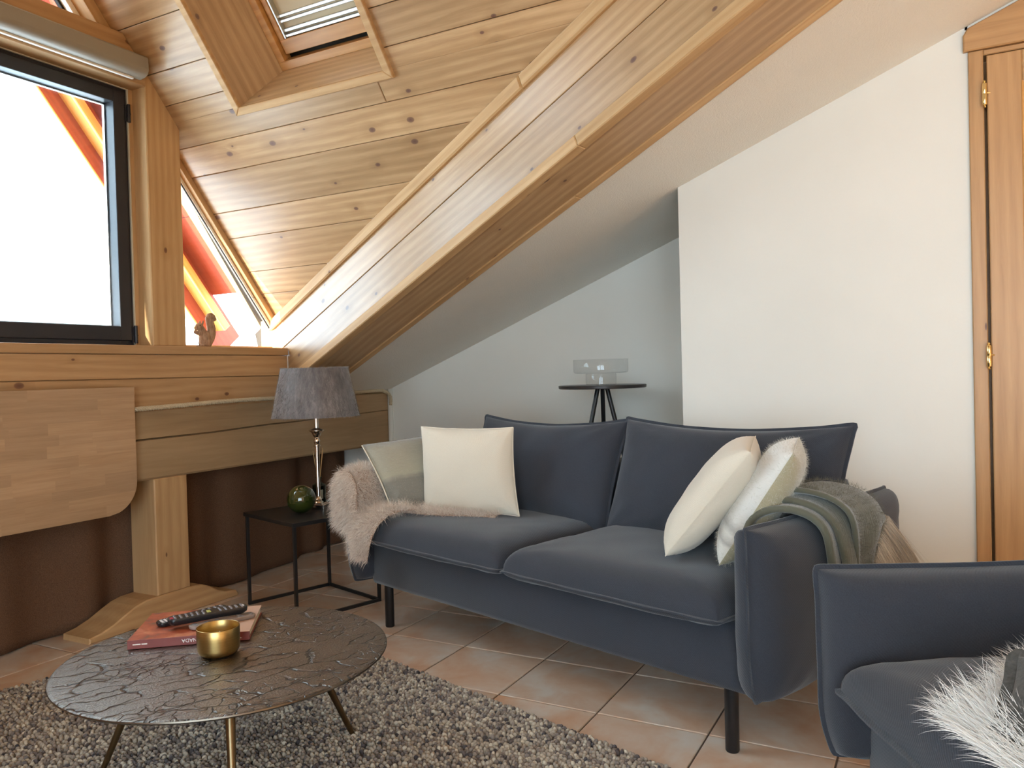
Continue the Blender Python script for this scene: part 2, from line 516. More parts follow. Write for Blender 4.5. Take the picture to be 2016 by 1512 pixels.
BRONZE = cracked_bronze()
BRONZE_RIM = simple('bronze_rim', (0.16, 0.13, 0.10), 0.32, 0.95)

def thin_glass(name, tint, refl=1.0, rough=0.02, ior=1.5):
    """clear pane: lets daylight straight through, mirrors by Fresnel"""
    t = NT(name); t.n.remove(t.b)
    tr = t.node('ShaderNodeBsdfTransparent'); tr.inputs[0].default_value = (*tint, 1)
    gl = t.node('ShaderNodeBsdfGlossy'); gl.inputs['Roughness'].default_value = rough
    fr = t.node('ShaderNodeFresnel'); fr.inputs['IOR'].default_value = ior
    mx = t.node('ShaderNodeMixShader')
    ge = t.node('ShaderNodeNewGeometry')
    t.link(t.math('POWER', ior, t.math('MULTIPLY_ADD', ge.outputs['Backfacing'], -2.0, 1.0)), fr.inputs['IOR'])
    t.link(t.math('MULTIPLY', fr.outputs[0], refl), mx.inputs[0]); t.link(tr.outputs[0], mx.inputs[1]); t.link(gl.outputs[0], mx.inputs[2])
    t.link(mx.outputs[0], t.out.inputs['Surface']); return t.m
PANE = thin_glass('window_glass', (0.97, 0.985, 0.98))
BOWLG = thin_glass('clear_glass', (0.95, 0.955, 0.955), 0.9)
BOTTLEG = thin_glass('green_glass', (0.36, 0.50, 0.42), 1.0)
def green_ball():
    t = NT('dark_green_glass'); t.col((0.030, 0.040, 0.006)); t.set(Roughness=0.03)
    t.b.inputs['Coat Weight'].default_value = 1.0; t.b.inputs['Coat Roughness'].default_value = 0.02; return t.m
BALLG = green_ball()

def curtain_mat():
    t = NT('brown_curtain'); co = t.tex('Object'); n = t.noise(co, 300, 2)
    t.col(t.ramp(n, [(0.3, lin(92,66,50)), (0.7, lin(114,86,66))])); t.set(Roughness=0.95); t.b.inputs['Specular IOR Level'].default_value = 0.1
    t.bump(n, 0.15, 0.001); return t.m
CURT = curtain_mat()
def rope_mat():
    t = NT('hemp_rope'); n = t.noise(t.tex('Object'), 400, 3)
    t.col(t.ramp(n, [(0.3, lin(176,158,130)), (0.7, lin(214,198,168))])); t.set(Roughness=0.95); t.bump(n, 0.4, 0.001); return t.m
ROPE = rope_mat()
def hide_mat():
    t = NT('grey_cow_hide'); co = t.tex('Object')
    n = t.noise(t.mapping(co, (60, 60, 14)), 1.0, 4, 0.7); n2 = t.noise(co, 7, 3)
    t.col(t.ramp(t.math('ADD', t.math('MULTIPLY', n, 0.7), t.math('MULTIPLY', n2, 0.3)), [(0.3, lin(66,60,60)), (0.5, lin(108,100,98)), (0.72, lin(150,142,138))]))
    t.set(Roughness=0.5); t.b.inputs['Sheen Weight'].default_value = 0.5
    t.bump(n, 0.35, 0.003); return t.m
HIDE = hide_mat()
def squirrel_mat():
    t = NT('brown_squirrel'); co = t.tex('Object'); n = t.noise(t.mapping(co, (120, 120, 30)), 1.0, 3, 0.7)
    t.col(t.ramp(n, [(0.3, lin(132,100,78)), (0.7, lin(186,152,122))])); t.set(Roughness=0.9); t.bump(n, 0.6, 0.002); return t.m
SQM = squirrel_mat()
def cover_mat():
    t = NT('printed_book_cover'); co = t.tex('Object'); n = t.noise(co, 16, 4, 0.6, 0.8)
    sx = t.node('ShaderNodeSeparateXYZ'); t.link(co, sx.inputs[0])
    c = t.ramp(n, [(0.32, lin(110,92,78)), (0.45, lin(170,84,60)), (0.6, lin(196,112,80)), (0.75, lin(214,150,110))])
    pale = t.ramp(t.math('MULTIPLY_ADD', sx.outputs[0], 4.0, -0.1), [(0.55, (0,0,0)), (0.8, (1,1,1))])
    t.col(t.mix(pale, c, lin(206,170,150))); t.set(Roughness=0.35); return t.m
COVER = cover_mat()
SPINE = simple('book_spine_red', lin(128,58,50), 0.4)
PAGES = simple('paper_pages', lin(226,214,190), 0.8)
INK = simple('white_print', lin(236,228,220), 0.6)
REMOTE = simple('black_plastic', (0.014, 0.013, 0.015), 0.3)
BTN = simple('grey_buttons', lin(120,116,120), 0.45)
BTNW = simple('white_buttons', lin(220,214,214), 0.45)
BTNR = simple('red_button', lin(170,50,70), 0.45)
BTNG = simple('yellow_green_button', lin(190,190,110), 0.45)
REMOTEG = simple('grey_plastic', lin(150,134,126), 0.4)
WAX = simple('candle_wax', lin(206,180,120), 0.5)
WICK = simple('cotton_wick', lin(230,224,210), 0.8)
REED = simple('diffuser_reed', lin(206,170,120), 0.8)
LABELP = simple('paper_label', lin(176,178,160), 0.7)
ZIPM = simple('zip_brass', (0.8, 0.68, 0.45), 0.3, 1.0)
DARKGAP = simple('dark_gap', (0.02, 0.015, 0.01), 0.9)
STOOLTOP = simple('dark_stained_top', (0.030, 0.024, 0.022), 0.35)
# ------------------------------------------------------------------ room shell
S = 1.24; ZC = 5.087                       # dormer ceiling  z = ZC + S*x
RIDGE = -1.4
def zc(x): return ZC + S*x
MR = 0.4055
def zr(y): return 0.928 + MR*(y+2.849)     # white main roof slope
XW, XB = -3.81, -3.115                     # white wall, boxed-out white wall
YB = -0.90
VX = 0.327
XV = -2.54
def xface(y): return XV + VX*(y+1.5)       # vertical side of the valley box
def xl5(y): return -2.78 + VX*(y+1.5)      # where the valley box meets the white slope
def mir(p): return (2*RIDGE-p[0],) + tuple(p[1:])

def slab(name, poly, zf, th, mat, flip=False):
    """solid sheet over poly (x,y) with lower face z=zf(x,y)"""
    if area2(poly) < 0: poly = poly[::-1]
    n = len(poly)
    v = [(x, y, zf(x, y)) for x, y in poly] + [(x, y, zf(x, y)+th) for x, y in poly]
    f = [tuple(range(n-1, -1, -1)), tuple(range(n, 2*n))] + [(i, (i+1) % n, n+(i+1) % n, n+i) for i in range(n)]
    return mesh_obj(name, v, f, mat)

# ---- floor: grout bed with single tiles in and around the view
fl = MB(); fl.box((-3.9, -3.4, -0.12), (2.75, 3.4, -0.004)); floor_o = struct(fl.build('floor', GROUT))
TS = 0.3263
tile_me = None
def tile_mesh():
    g = TS/2-0.0028; c = 0.0025
    pts = [(-g,-g),(g,-g),(g,g),(-g,g)]
    ins = [(-g+c,-g+c),(g-c,-g+c),(g-c,g-c),(-g+c,g-c)]
    v = [(x,y,0) for x,y in ins]+[(x,y,-0.0015) for x,y in pts]+[(x,y,-0.008) for x,y in pts]
    f = [(0,1,2,3)]
    for r in range(2):
        for i in range(4): f.append((r*4+i, (r+1)*4+i, (r+1)*4+(i+1)%4, r*4+(i+1)%4))
    return v, f
v_, f_ = tile_mesh()
tx0, ty0 = -2.452, -1.545                 # a grout crossing
me0 = None
for i in range(-5, 9):
    for j in range(-6, 8):
        cx = tx0+(i+0.5)*TS; cy = ty0+(j+0.5)*TS
        if cx < XW-0.1 or cy < -3.4: continue
        W = Matrix.Translation((cx, cy, 0.0))
        if me0 is None:
            o = mesh_obj('tile', v_, f_, TILE, floor_o, W); me0 = o.data
        else:
            reg(bpy.data.objects.new('tile', me0), floor_o, W)
rest = MB()
for i in range(9, 16):
    for j in range(-6, 16):
        cx = tx0+(i+0.5)*TS; cy = ty0+(j+0.5)*TS
        if cx < 2.7 and cy < 3.3: rest.box((cx-TS/2+0.003, cy-TS/2+0.003, -0.008), (cx+TS/2-0.003, cy+TS/2-0.003, 0))
for i in range(-5, 9):
    for j in range(8, 15):
        cx = tx0+(i+0.5)*TS; cy = ty0+(j+0.5)*TS
        rest.box((cx-TS/2+0.003, cy-TS/2+0.003, -0.008), (cx+TS/2-0.003, cy+TS/2-0.003, 0))
o = rest.build('far_tiles', TILE, floor_o); o['kind'] = 'stuff'

# ---- white walls
def extr_wall(name, prof_yz, x0, x1, mat):
    """wall with outline in (y,z), from x0 to x1"""
    if area2(prof_yz) < 0: prof_yz = prof_yz[::-1]
    n = len(prof_yz)
    v = [(x1, y, z) for y, z in prof_yz]+[(x0, y, z) for y, z in prof_yz]
    f = [tuple(range(n)), tuple(range(2*n-1, n-1, -1))]+[(i, n+i, n+(i+1) % n, (i+1) % n) for i in range(n)]
    return mesh_obj(name, v, f, mat)
struct(extr_wall('wall_right', [(-3.4, 0), (YB+0.05, 0), (YB+0.05, zr(YB)+0.1), (-3.4, zr(-3.4)+0.1)], XW-0.12, XW, WALLW))
wr2 = extr_wall('wall_right_front', [(YB, 0), (0.108, 0), (0.108, zr(0.108)+0.06), (YB, zr(YB)+0.06)], XW-0.12, XB, WALLW)
struct(wr2)
DOOR_Y0, DOOR_Y1, DOOR_Z = 0.108, 1.10, 2.02
wr3 = extr_wall('wall_right_rear', [(1.08, 0), (3.35, 0), (3.35, 3.42), (1.08, zr(1.08)+0.08)], XW-0.12, XB, WALLW); struct(wr3)
wr4 = extr_wall('wall_right_lintel', [(0.10, 2.115), (1.09, 2.115), (1.09, zr(1.09)+0.08), (0.10, zr(0.10)+0.08)], XW-0.12, XB, WALLW); struct(wr4)
# thin plaster bead where the beam meets the wall
mb = MB(); mb.tube([(XW+0.006, -2.868, 0.0), (XW+0.006, -2.868, zr(-2.868))], 0.016, 10); struct(mb.build('trim_1', WALLW, smooth=True))

# rear and left sides of the room (behind the camera), with the balcony doors that light it
rw = MB(); rw.box((-3.9, 3.25, 0), (2.75, 3.4, 3.5)); struct(rw.build('wall_rear', REARW))
lw = MB()
lw.box((2.55, -3.4, 0), (2.70, -0.70, 1.9)); lw.box((2.55, 2.80, 0), (2.70, 3.4, 3.5)); lw.box((2.55, -0.70, 2.40), (2.70, 2.80, 3.5))
lw.box((2.55, -0.70, 0), (2.70, 2.80, 0.10)); lw.box((2.55, 0.95, 0.1), (2.70, 1.15, 2.4))
struct(lw.build('wall_left', REARW))
for k, (a, b) in enumerate(((-0.70, 0.95), (1.15, 2.80))):
    wroot = MB()
    t_ = 0.07
    wroot.box((2.60, a, 0.10), (2.66, a+t_, 2.40)); wroot.box((2.60, b-t_, 0.10), (2.66, b, 2.40))
    wroot.box((2.60, a+t_, 0.10), (2.66, b-t_, 0.18)); wroot.box((2.60, a+t_, 2.33), (2.66, b-t_, 2.40))
    wroot.box((2.60, (a+b)/2-0.05, 0.18), (2.66, (a+b)/2+0.05, 2.33))
    w_ = struct(wroot.build('window_%d' % (k+3), DOORW))
    pb = MB(); pb.box((2.625, a+t_, 0.18), (2.631, b-t_, 2.33)); pb.build('pane', PANE, w_)

# ---- white sloping ceiling (both sides of the dormer)
yst = (RIDGE-xl5(-1.5))/VX-1.5
polyR = [(-3.93, -3.35), (-2.99, -3.35), (-2.99, -2.95), (xl5(-2.95)+0.1, -2.95), (xl5(-2.9)-0.016, -2.90), (RIDGE-0.016, yst), (RIDGE, yst), (RIDGE, 3.4), (-3.93, 3.4)]
struct(slab('ceiling', polyR, lambda x, y: zr(y), 0.10, CEILW))
struct(slab('ceiling_left', [(2*RIDGE-x, y) for x, y in polyR if x > -3.9]+[(2.72, 3.4), (2.72, -3.35)], lambda x, y: zr(y), 0.10, CEILW))

# ---- dormer ceiling: boards running away from the window wall
SL = math.hypot(1, S)
ey_ceil = Vector((1, 0, S)).normalized()
lines = [-2.95]
for k in range(16): lines.append(lines[-1] + (0.083 if k == 0 else (0.119 if k % 2 else 0.0857)))
low = [-3.156, -3.07]
lines = [x for x in low+lines if x < RIDGE-0.03]+[RIDGE]
YEND = -3.115
dc = slab('ceiling_dormer', [(-3.17, YEND), (-3.06, YEND), (RIDGE, (RIDGE-XV)/VX-1.5), (RIDGE, (RIDGE-XV)/VX-1.5+0.12)], lambda x, y: zc(x)+0.035, 0.02, DARKGAP)
# backing sheet with the skylight hole
bpy.data.objects.remove(dc, do_unlink=True)
def ceil_sheet(name, x0, x1, y0, y1f, off, th, mat):
    v = []; 
    pts = [(x0, y0), (x1, y0), (x1, y1f(x1)), (x0, y1f(x0))]
    return pts
SKX0, SKX1, SKY0, SKY1 = -2.385, -1.62, -2.520, -1.780
bk = MB()
def bq(p):
    n = len(p); th = 0.03
    bk.add([(x, y, zc(x)+0.022) for x, y in p]+[(x, y, zc(x)+0.022+th) for x, y in p],
           [tuple(range(n)), tuple(range(2*n-1, n-1, -1))]+[(i, n+i, n+(i+1) % n, (i+1) % n) for i in range(n)])
yv = lambda x: (x-XV)/VX-1.5
HX0, HX1, HY0, HY1 = SKX0-0.06, SKX1+0.01, SKY0-0.012, SKY1+0.012
bq([(-3.17, YEND), (HX0, YEND), (HX0, yv(HX0)+0.1), (-3.17, yv(-3.17)+0.25)])
bq([(HX0, YEND), (HX1, YEND), (HX1, HY0), (HX0, HY0)])
bq([(HX0, HY1), (HX1, HY1), (HX1, yv(HX1)+0.1), (HX0, yv(HX0)+0.1)])
bq([(HX1, YEND), (RIDGE, YEND), (RIDGE, yv(RIDGE)+0.1), (HX1, yv(HX1)+0.1)])
dorm = struct(bk.build('ceiling_dormer', DARKGAP))
GAP = 0.0022
def ceil_board(xa, xb, ya, yb):
    """board between slope lines xa<xb; ya..yb, clipped by the valley"""
    org = Vector((xa, 0, zc(xa)))
    q0 = GAP/2; q1 = (xb-xa)*SL-GAP/2
    poly = [(ya, q0), (yb, q0), (yb, q1), (ya, q1)]
    # y <= (xa+q/SL-XV)/VX-1.5+0.02
    poly = clip_half(poly, 1.0, -1.0/(SL*VX), (xa-XV)/VX-1.5+0.03)
    if len(poly) < 3: return
    prism('board', poly, org, (0, 1, 0), ey_ceil, 0.02, PINE, dorm, 0.0022)
for xa, xb in zip(lines[:-1], lines[1:]):
    if xb <= SKX0+1e-4:
        ceil_board(xa, xb, YEND, 5)
    elif xa < SKX0:
        ceil_board(xa, SKX0, YEND, -1.832); ceil_board(xa, SKX0, -1.829, 5)
        ceil_board(SKX0-GAP, xb, YEND, SKY0); ceil_board(SKX0-GAP, xb, SKY1, 5)
    elif xb <= SKX1:
        ceil_board(xa, xb, YEND, SKY0); ceil_board(xa, xb, SKY1, 5)
    else:
        ceil_board(xa, xb, YEND, 5)
# mirrored slope (out of view to the left)
mb = MB()
p_ = [(RIDGE, YEND), (RIDGE, yv(RIDGE)+0.1), (-3.17, yv(-3.17)+0.25), (-3.17, YEND)]
mb.add([(2*RIDGE-x, y, zc(x)) for x, y in p_]+[(2*RIDGE-x, y, zc(x)+0.04) for x, y in p_], [(0,1,2,3),(7,6,5,4),(0,4,5,1),(1,5,6,2),(2,6,7,3),(3,7,4,0)])
struct(mb.build('ceiling_dormer_left', PINE_TRIM))

# ---- valley box: two-board face, corner mould, underside board, edge mould
vd = Vector((VX, 1, MR)).normalized()
eyf = (Vector((0, 0, 1))-vd*vd.z).normalized()
P4 = Vector((XV, -1.5, 1.534))
def face_piece(name, q0, q1, s0, s1, proud, th, mat, c=0.002, par=None):
    poly = [(s0, q0), (s1, q0), (s1, q1), (s0, q1)]
    # keep y >= -3.11
    poly = clip_half(poly, -vd.y, -eyf.y, 3.11-1.5)
    nrm = vd.cross(eyf)
    return prism(name, poly, P4+nrm*proud, vd, eyf, th, mat, par, c)
nf = vd.cross(eyf)
core = MB()
e5 = Vector((-0.24, 0, -0.06)); e5 = (e5-vd*e5.dot(vd)); W5 = e5.length; e5n = e5.normalized()
s0_, s1_ = -1.84, 3.95
ndn = (-vd).cross(e5n)
for s_ in (s0_, s1_): pass
cp = []
for s_ in (s0_, s1_):
    b = P4+vd*s_
    cp += [b-nf*0.02-ndn*0.02, b+e5n*W5-ndn*0.02, b+e5n*W5-ndn*0.02+Vector((0, 0, 0.25)), b+eyf*0.40-nf*0.02]
core.add(cp, [(0,1,2,3),(7,6,5,4),(0,4,5,1),(1,5,6,2),(2,6,7,3),(3,7,4,0)])
box_o = struct(core.build('trim_2', DARKGAP))
face_piece('board', 0.0, 0.1885, -1.84, 3.9, 0, 0.018, PINE, 0.002, box_o)
face_piece('board', 0.1915, 0.395, -1.84, 3.9, 0, 0.018, PINE, 0.002, box_o)
for a, b in ((-1.84, 0.415), (0.4165, 3.9)):
    face_piece('ceiling_mould', 0.314, 0.368, a, b, 0.016, 0.016, PINE_TRIM, 0.006, box_o)
for a, b in ((-1.84, 0.55), (0.5515, 3.9)):
    face_piece('corner_mould', -0.006, 0.034, a, b, 0.007, 0.010, PINE_TRIM, 0.003, box_o)
def under_piece(name, w0, w1, s0, s1, proud, th, mat, c=0.002):
    poly = [(-s1, w0), (-s0, w0), (-s0, w1), (-s1, w1)]
    return prism(name, poly, P4+ndn*proud, -vd, e5n, th, mat, box_o, c)
under_piece('underside_board', 0.0, W5, -1.84, 3.9, 0, 0.018, PINE)
for a, b in ((-1.84, 0.55), (0.5515, 3.9)):
    under_piece('corner_mould', -0.006, 0.034, a, b, 0.007, 0.010, PINE_TRIM, 0.003)
for a, b in ((-1.84, 0.33), (0.3315, 3.9)):
    under_piece('edge_mould', W5-0.030, W5+0.004, a, b, 0.005, 0.03, PINE_TRIM, 0.003)
# mirrored box, plain
mc = MB(); mc.add([mir(tuple(p)) for p in cp], [(3,2,1,0),(4,5,6,7),(1,5,4,0),(2,6,5,1),(3,7,6,2),(0,4,7,3)])
struct(mc.build('trim_3', PINE_TRIM))

# ---- skylight in the dormer slope
nc = Vector((S, 0, -1)).normalized()        # towards the room
def cp3(x, y, up=0.0): return Vector((x, y, zc(x)))-nc*up
sk = empty('window_2', cp3(SKX0, SKY0)); struct(sk)
YM = (SKY0+SKY1)/2
DP = 0.20
DX0, DY0, DY1 = -2.512+0.0, -2.405, -1.925   # inner frame corner, measured on the plane 0.20 m up
# reveal linings (taper in towards the sash)
def quad_piece(name, p, th, mat):
    """thick quad p0..p3, front by right hand rule"""
    ex = (p[1]-p[0]).normalized(); n = ex.cross(p[3]-p[0]).normalized(); ey = n.cross(ex)
    pts = [((q-p[0]).dot(ex), (q-p[0]).dot(ey)) for q in p]
    return prism(name, pts, p[0], ex, ey, th, mat, sk, 0.0)
def dpt(x, y): return Vector((x, y, zc(x)+DP*SL))
dx0 = -2.512
TOPX = SKX1; dtop = TOPX-0.127
A = [cp3(SKX0, SKY0), cp3(SKX0, SKY1), dpt(dx0, DY1+0.03), dpt(dx0, DY0)]
quad_piece('reveal_lining', A, 0.015, PINE)
B = [cp3(TOPX, SKY0), cp3(SKX0, SKY0), dpt(dx0, DY0), dpt(dtop, DY0)]
quad_piece('reveal_lining', B, 0.015, PINE)
C_ = [cp3(SKX0, SKY1), cp3(TOPX, SKY1), dpt(dtop, DY1+0.03), dpt(dx0, DY1+0.03)]
quad_piece('reveal_lining', C_, 0.015, PINE)
D_ = [cp3(TOPX, SKY1), cp3(TOPX, SKY0), dpt(dtop, DY0), dpt(dtop, DY1+0.03)]
quad_piece('reveal_lining', D_, 0.015, PINE)
# face casing
def casing(pts):
    return prism('casing', [( (p-cp3(SKX0, SKY0)).dot(Vector((0,1,0))), (p-cp3(SKX0, SKY0)).dot(ey_ceil)) for p in pts], cp3(SKX0, SKY0)+nc*0.017, (0,1,0), ey_ceil, 0.03, PINE_TRIM, sk, 0.003)
oy, ox = 0.033, 0.020
casing([cp3(SKX0-ox, SKY0-oy), cp3(SKX0-ox, SKY1+oy), cp3(SKX0, SKY1), cp3(SKX0, SKY0)])
casing([cp3(SKX0-ox, SKY0-oy), cp3(SKX0, SKY0), cp3(TOPX, SKY0), cp3(TOPX+ox, SKY0-oy)])
casing([cp3(SKX0-ox, SKY1+oy), cp3(TOPX+ox, SKY1+oy), cp3(TOPX, SKY1), cp3(SKX0, SKY1)])
# sash frame and inner sash
def sk_box(name, x0, x1, y0, y1, u0, u1, mat, c=0.002):
    p = dpt(x0, y0)
    m = MB(); m.box((0, 0, u0), (y1-y0, (x1-x0)*SL, u1), c=c)
    W = frame(p, (0, 1, 0), ey_ceil, -nc)
    # (y, slope, -nc) is left handed in this order, so mirror the last axis
    W = frame(p, (0, 1, 0), ey_ceil, (Vector((0,1,0))).cross(ey_ceil))
    m2 = MB(); m2.box((0, 0, -u1), (y1-y0, (x1-x0)*SL, -u0), c=c)
    return m2.build(name, mat, sk, W)
yA, yB = DY0, DY1+0.03
sk_box('window_frame', dx0, dx0+0.022, yA, yB, 0.0, 0.05, FRAMEW)
sk_box('window_frame', dx0+0.022, dtop, yA, yA+0.035, 0.0, 0.05, FRAMEW)
sk_box('window_frame', dx0+0.022, dtop, yB-0.035, yB, 0.0, 0.05, FRAMEW)
sk_box('sash', dx0+0.034, dx0+0.070, yA+0.04, yB-0.04, 0.02, 0.07, FRAMEW)
sk_box('sash', dx0+0.070, dtop, yA+0.04, yA+0.065, 0.02, 0.07, FRAMEW)
for a, b, uu in ((0.071, 0.079, 0.030), (0.083, 0.092, 0.034), (0.106, 0.114, 0.034), (0.118, 0.126, 0.038)):
    sk_box('blind_rail', dx0+a, dx0+b, yA+0.066, yB-0.04, uu, uu+0.02, ALU, 0.003)
sk_box('side_rail', dx0+0.07, dtop, yA+0.066, yA+0.074, 0.025, 0.06, ALU, 0.001)
sk_box('blind_fabric', dx0+0.092, dtop, yA+0.07, yB-0.038, 0.052, 0.056, BLINDFAB, 0)
sk_box('daylight_block', dx0-0.06, dx0+0.002, yA-0.06, yB+0.06, 0.002, 0.075, FRAMEW, 0)  # pieces added round the sash to keep daylight from leaking in
sk_box('daylight_block', dx0-0.03, dtop+0.02, yA-0.06, yA+0.002, 0.002, 0.075, FRAMEW, 0)
sk_box('daylight_block', dx0-0.03, dtop+0.02, yB-0.002, yB+0.06, 0.002, 0.075, FRAMEW, 0)
sk_box('daylight_block', dx0-0.03, dx0+0.074, yA-0.03, yB+0.03, 0.070, 0.080, DARKGAP, 0)  # unseen plates added behind the sash to block the sky
sk_box('daylight_block', dx0+0.07, dtop, yA-0.03, yA+0.07, 0.066, 0.076, DARKGAP, 0)
sk_box('blind_fabric', dx0+0.066, dx0+0.093, yA+0.07, yB-0.036, 0.056, 0.060, BLINDFAB, 0)

# ---- gable window wall: parapet, post, header, frames
YP = -2.89
bkp = MB(); bkp.box((-2.985, -3.10, 0.885), (0.18, YP-0.022, 1.112)); bkp.box((-3.9, -3.40, -0.0), (2.6, -3.30, 0.95)); 
bkp.box((-3.9, -3.32, 0.90), (-2.985, -3.05, 0.99)); bkp.box((0.18, -3.32, 0.90), (2.6, -3.05, 0.99)); bkp.box((-3.0, -3.32, 0.9), (0.2, -3.10, 1.10))
wb = struct(bkp.build('wall_back', PINE_DARK))
def xz_board(name, x0, x1, z0, z1, y, th, mat, par, c=0.002, vertical=False):
    if vertical:
        return prism(name, [(0,0),(z1-z0,0),(z1-z0,x1-x0),(0,x1-x0)], (x0, y, z0), (0,0,1), (1,0,0), th, mat, par, c)
    return prism(name, [(0,0),(x1-x0,0),(x1-x0,z1-z0),(0,z1-z0)], (x1, y, z0), (-1,0,0), (0,0,1), th, mat, par, c)
m = MB(); m.box((-2.992, -3.118, 1.1155), (0.19, YP+0.006, 1.152), c=0.003)
sill = m.build('window_sill', PINE_DARK, wb)
xz_board('panel_board', -2.990, 0.18, 1.0155, 1.1140, YP, 0.02, PINE_DARK, wb)
xz_board('panel_board', -2.990, 0.18, 0.8850, 1.0135, YP-0.004, 0.02, PINE_DARK, wb)
# end bead of the parapet
m = MB(); m.box((-2.996, YP-0.02, 0.99), (-2.990, YP+0.001, 1.112)); m.build('edge_bead', WHITEP, wb)

PX0, PX1, PY = -2.408, -2.239, -2.92
post = prism('wall_post', [(0, 0), (zc(PX0)-1.152+0.005, 0), (zc(PX1)-1.152+0.005, PX1-PX0), (0, PX1-PX0)], (PX0, PY, 1.152), (0,0,1), (1,0,0), 0.20, PINE_TRIM, wb, 0.004)
# header beam over the window
zh0, zh1 = 2.243, 2.432
xh = (zh1-ZC)/S
hb = prism('header_beam', [(-xr, z) for xr, z in ((-0.56, zh0), (PX1+0.0, zh0), (PX1+0.0, zc(PX1)), (xh, zh1), (-0.56, zh1))], (0, -2.915, 0), (-1,0,0), (0,0,1), 0.19, PINE_DARK, wb, 0.003)
# left post (mirror), not seen
m = MB(); m.box((-0.561, -3.12, 1.152), (-0.392, PY, 2.2)); m.build('wall_post', PINE_TRIM, wb)
# jamb strips between frame and post
xz_board('jamb', PX1-0.002, -2.222, 1.152, 2.243, -3.004, 0.10, PINE_TRIM, wb, 0.001, True)
# slope trims under the ceiling on both sides of the post
def slope_trim(name, xa, xb, drop0, drop1, y0, y1, mat, par):
    """strip parallel to the ceiling between drop0 and drop1 below it"""
    ex = Vector((-1, 0, -S)).normalized(); ey = Vector((0,1,0)).cross(ex)
    L = (xb-xa)*SL; dq = (drop1-drop0)/SL
    return prism(name, [(0,0),(L,0),(L,dq),(0,dq)], (xb, y0, zc(xb)-drop1), ex, ey, y0-y1, mat, par, 0.002)
slope_trim('slope_trim', -3.055, -2.395, 0.0, 0.042, -3.012, -3.060, PINE_TRIM, wb)
slope_trim('slope_trim', -2.16, -1.42, -0.0, 0.075, -2.965, -3.115, PINE_TRIM, wb)
xz_board('side_trim', -3.062, -3.034, 1.152, 1.30, -3.010, 0.10, PINE_TRIM, wb, 0.002, True)
xz_board('bottom_trim', -3.05, -2.40, 1.152, 1.166, -3.035, 0.06, PINE_TRIM, wb, 0.002)

# triangular side light
w_tri = empty('window_5', (-2.4, -3.09, 1.166)); struct(w_tri)
tri = [(-3.036, 1.166), (-2.40, 1.166), (-2.40, zc(-2.40)-0.05), (-3.036, zc(-3.036)-0.05)]
prism('pane', [(-x, z) for x, z in tri], (0, -3.054, 0), (-1,0,0), (0,0,1), 0.006, PANE, w_tri, 0.0)
slope_trim('glazing_bead', -3.036, -2.40, 0.042, 0.067, -3.040, -3.052, WHITEP, w_tri)
slope_trim('gasket', -3.036, -2.40, 0.067, 0.071, -3.044, -3.052, DARKGAP, w_tri)
m = MB()
for k in range(2): m.lathe([(0, 0.002), (0.004, 0.0015), (0.0045, 0), (0, 0)], 10, frame((-2.47-0.45*k, -3.039, zc(-2.47-0.45*k)-0.055), (1,0,0), (0,0,-1)))
m.build('screw', SCREW, w_tri, smooth=True)
# upper gable light
w_up = empty('window_6', (-1.4, -3.09, 2.43)); struct(w_up)
up = [(xh+0.04, zh1), (-2*1.4-xh-0.04, zh1), (RIDGE, zc(RIDGE)-0.07)]
prism('pane', [(-x, z) for x, z in up], (0, -3.086, 0), (-1,0,0), (0,0,1), 0.006, PANE, w_up, 0.0)
slope_trim('glazing_bead', -2.10, -1.44, 0.075, 0.112, -3.03, -3.08, WHITEP, w_up)
slope_trim('gasket', -2.10, -1.44, 0.112, 0.128, -3.06, -3.08, DARKGAP, w_up)

# main casement window
WX0, WX1, WZ0, WZ1 = -2.216, -0.58, 1.154, 2.240
win = empty('window_1', (WX0, -3.03, WZ0)); struct(win)
def bar(name, x0, x1, z0, z1, y0, y1, mat, c=0.003):
    m = MB(); m.box((x0, y1, z0), (x1, y0, z1), c=c); return m.build(name, mat, win)
fo = 0.034
for a in ((WX0, WX0+fo, WZ0, WZ1), (WX1-fo, WX1, WZ0, WZ1), (WX0+fo, WX1-fo, WZ1-fo, WZ1), (WX0+fo, WX1-fo, WZ0, WZ0+0.03)):
    bar('outer_frame', *a, -3.012, -3.09, ANTH)
so = 0.052; sx0, sx1, sz0, sz1 = WX0+0.018, WX1-0.018, WZ0+0.022, WZ1-0.018
for a in ((sx0, sx0+so, sz0, sz1), (sx1-so, sx1, sz0, sz1), (sx0+so, sx1-so, sz1-so, sz1), (sx0+so, sx1-so, sz0, sz0+0.060)):
    bar('sash', *a, -2.998, -3.075, ANTH)
gi = 0.006
for a in ((sx0+so, sx0+so+gi, sz0+0.06, sz1-so), (sx1-so-gi, sx1-so, sz0+0.06, sz1-so), (sx0+so, sx1-so, sz1-so-gi, sz1-so), (sx0+so, sx1-so, sz0+0.06, sz0+0.06+gi)):
    bar('glazing_spacer', *a, -3.052, -3.066, ALU, 0.001)
m = MB(); m.box((sx0+so, -3.050, sz0+0.06), (sx1-so, -3.046, sz1-so)); m.build('pane', PANE, win)
m = MB(); m.box((sx0+so, -3.072, sz0+0.06), (sx1-so, -3.068, sz1-so)); m.build('pane', PANE, win)
for a in ((WX0-0.006, WX0, WZ0, WZ1+0.006), (WX0, WX1, WZ1, WZ1+0.007)):
    bar('seal', *a, -3.006, -3.03, SEAL, 0.001)
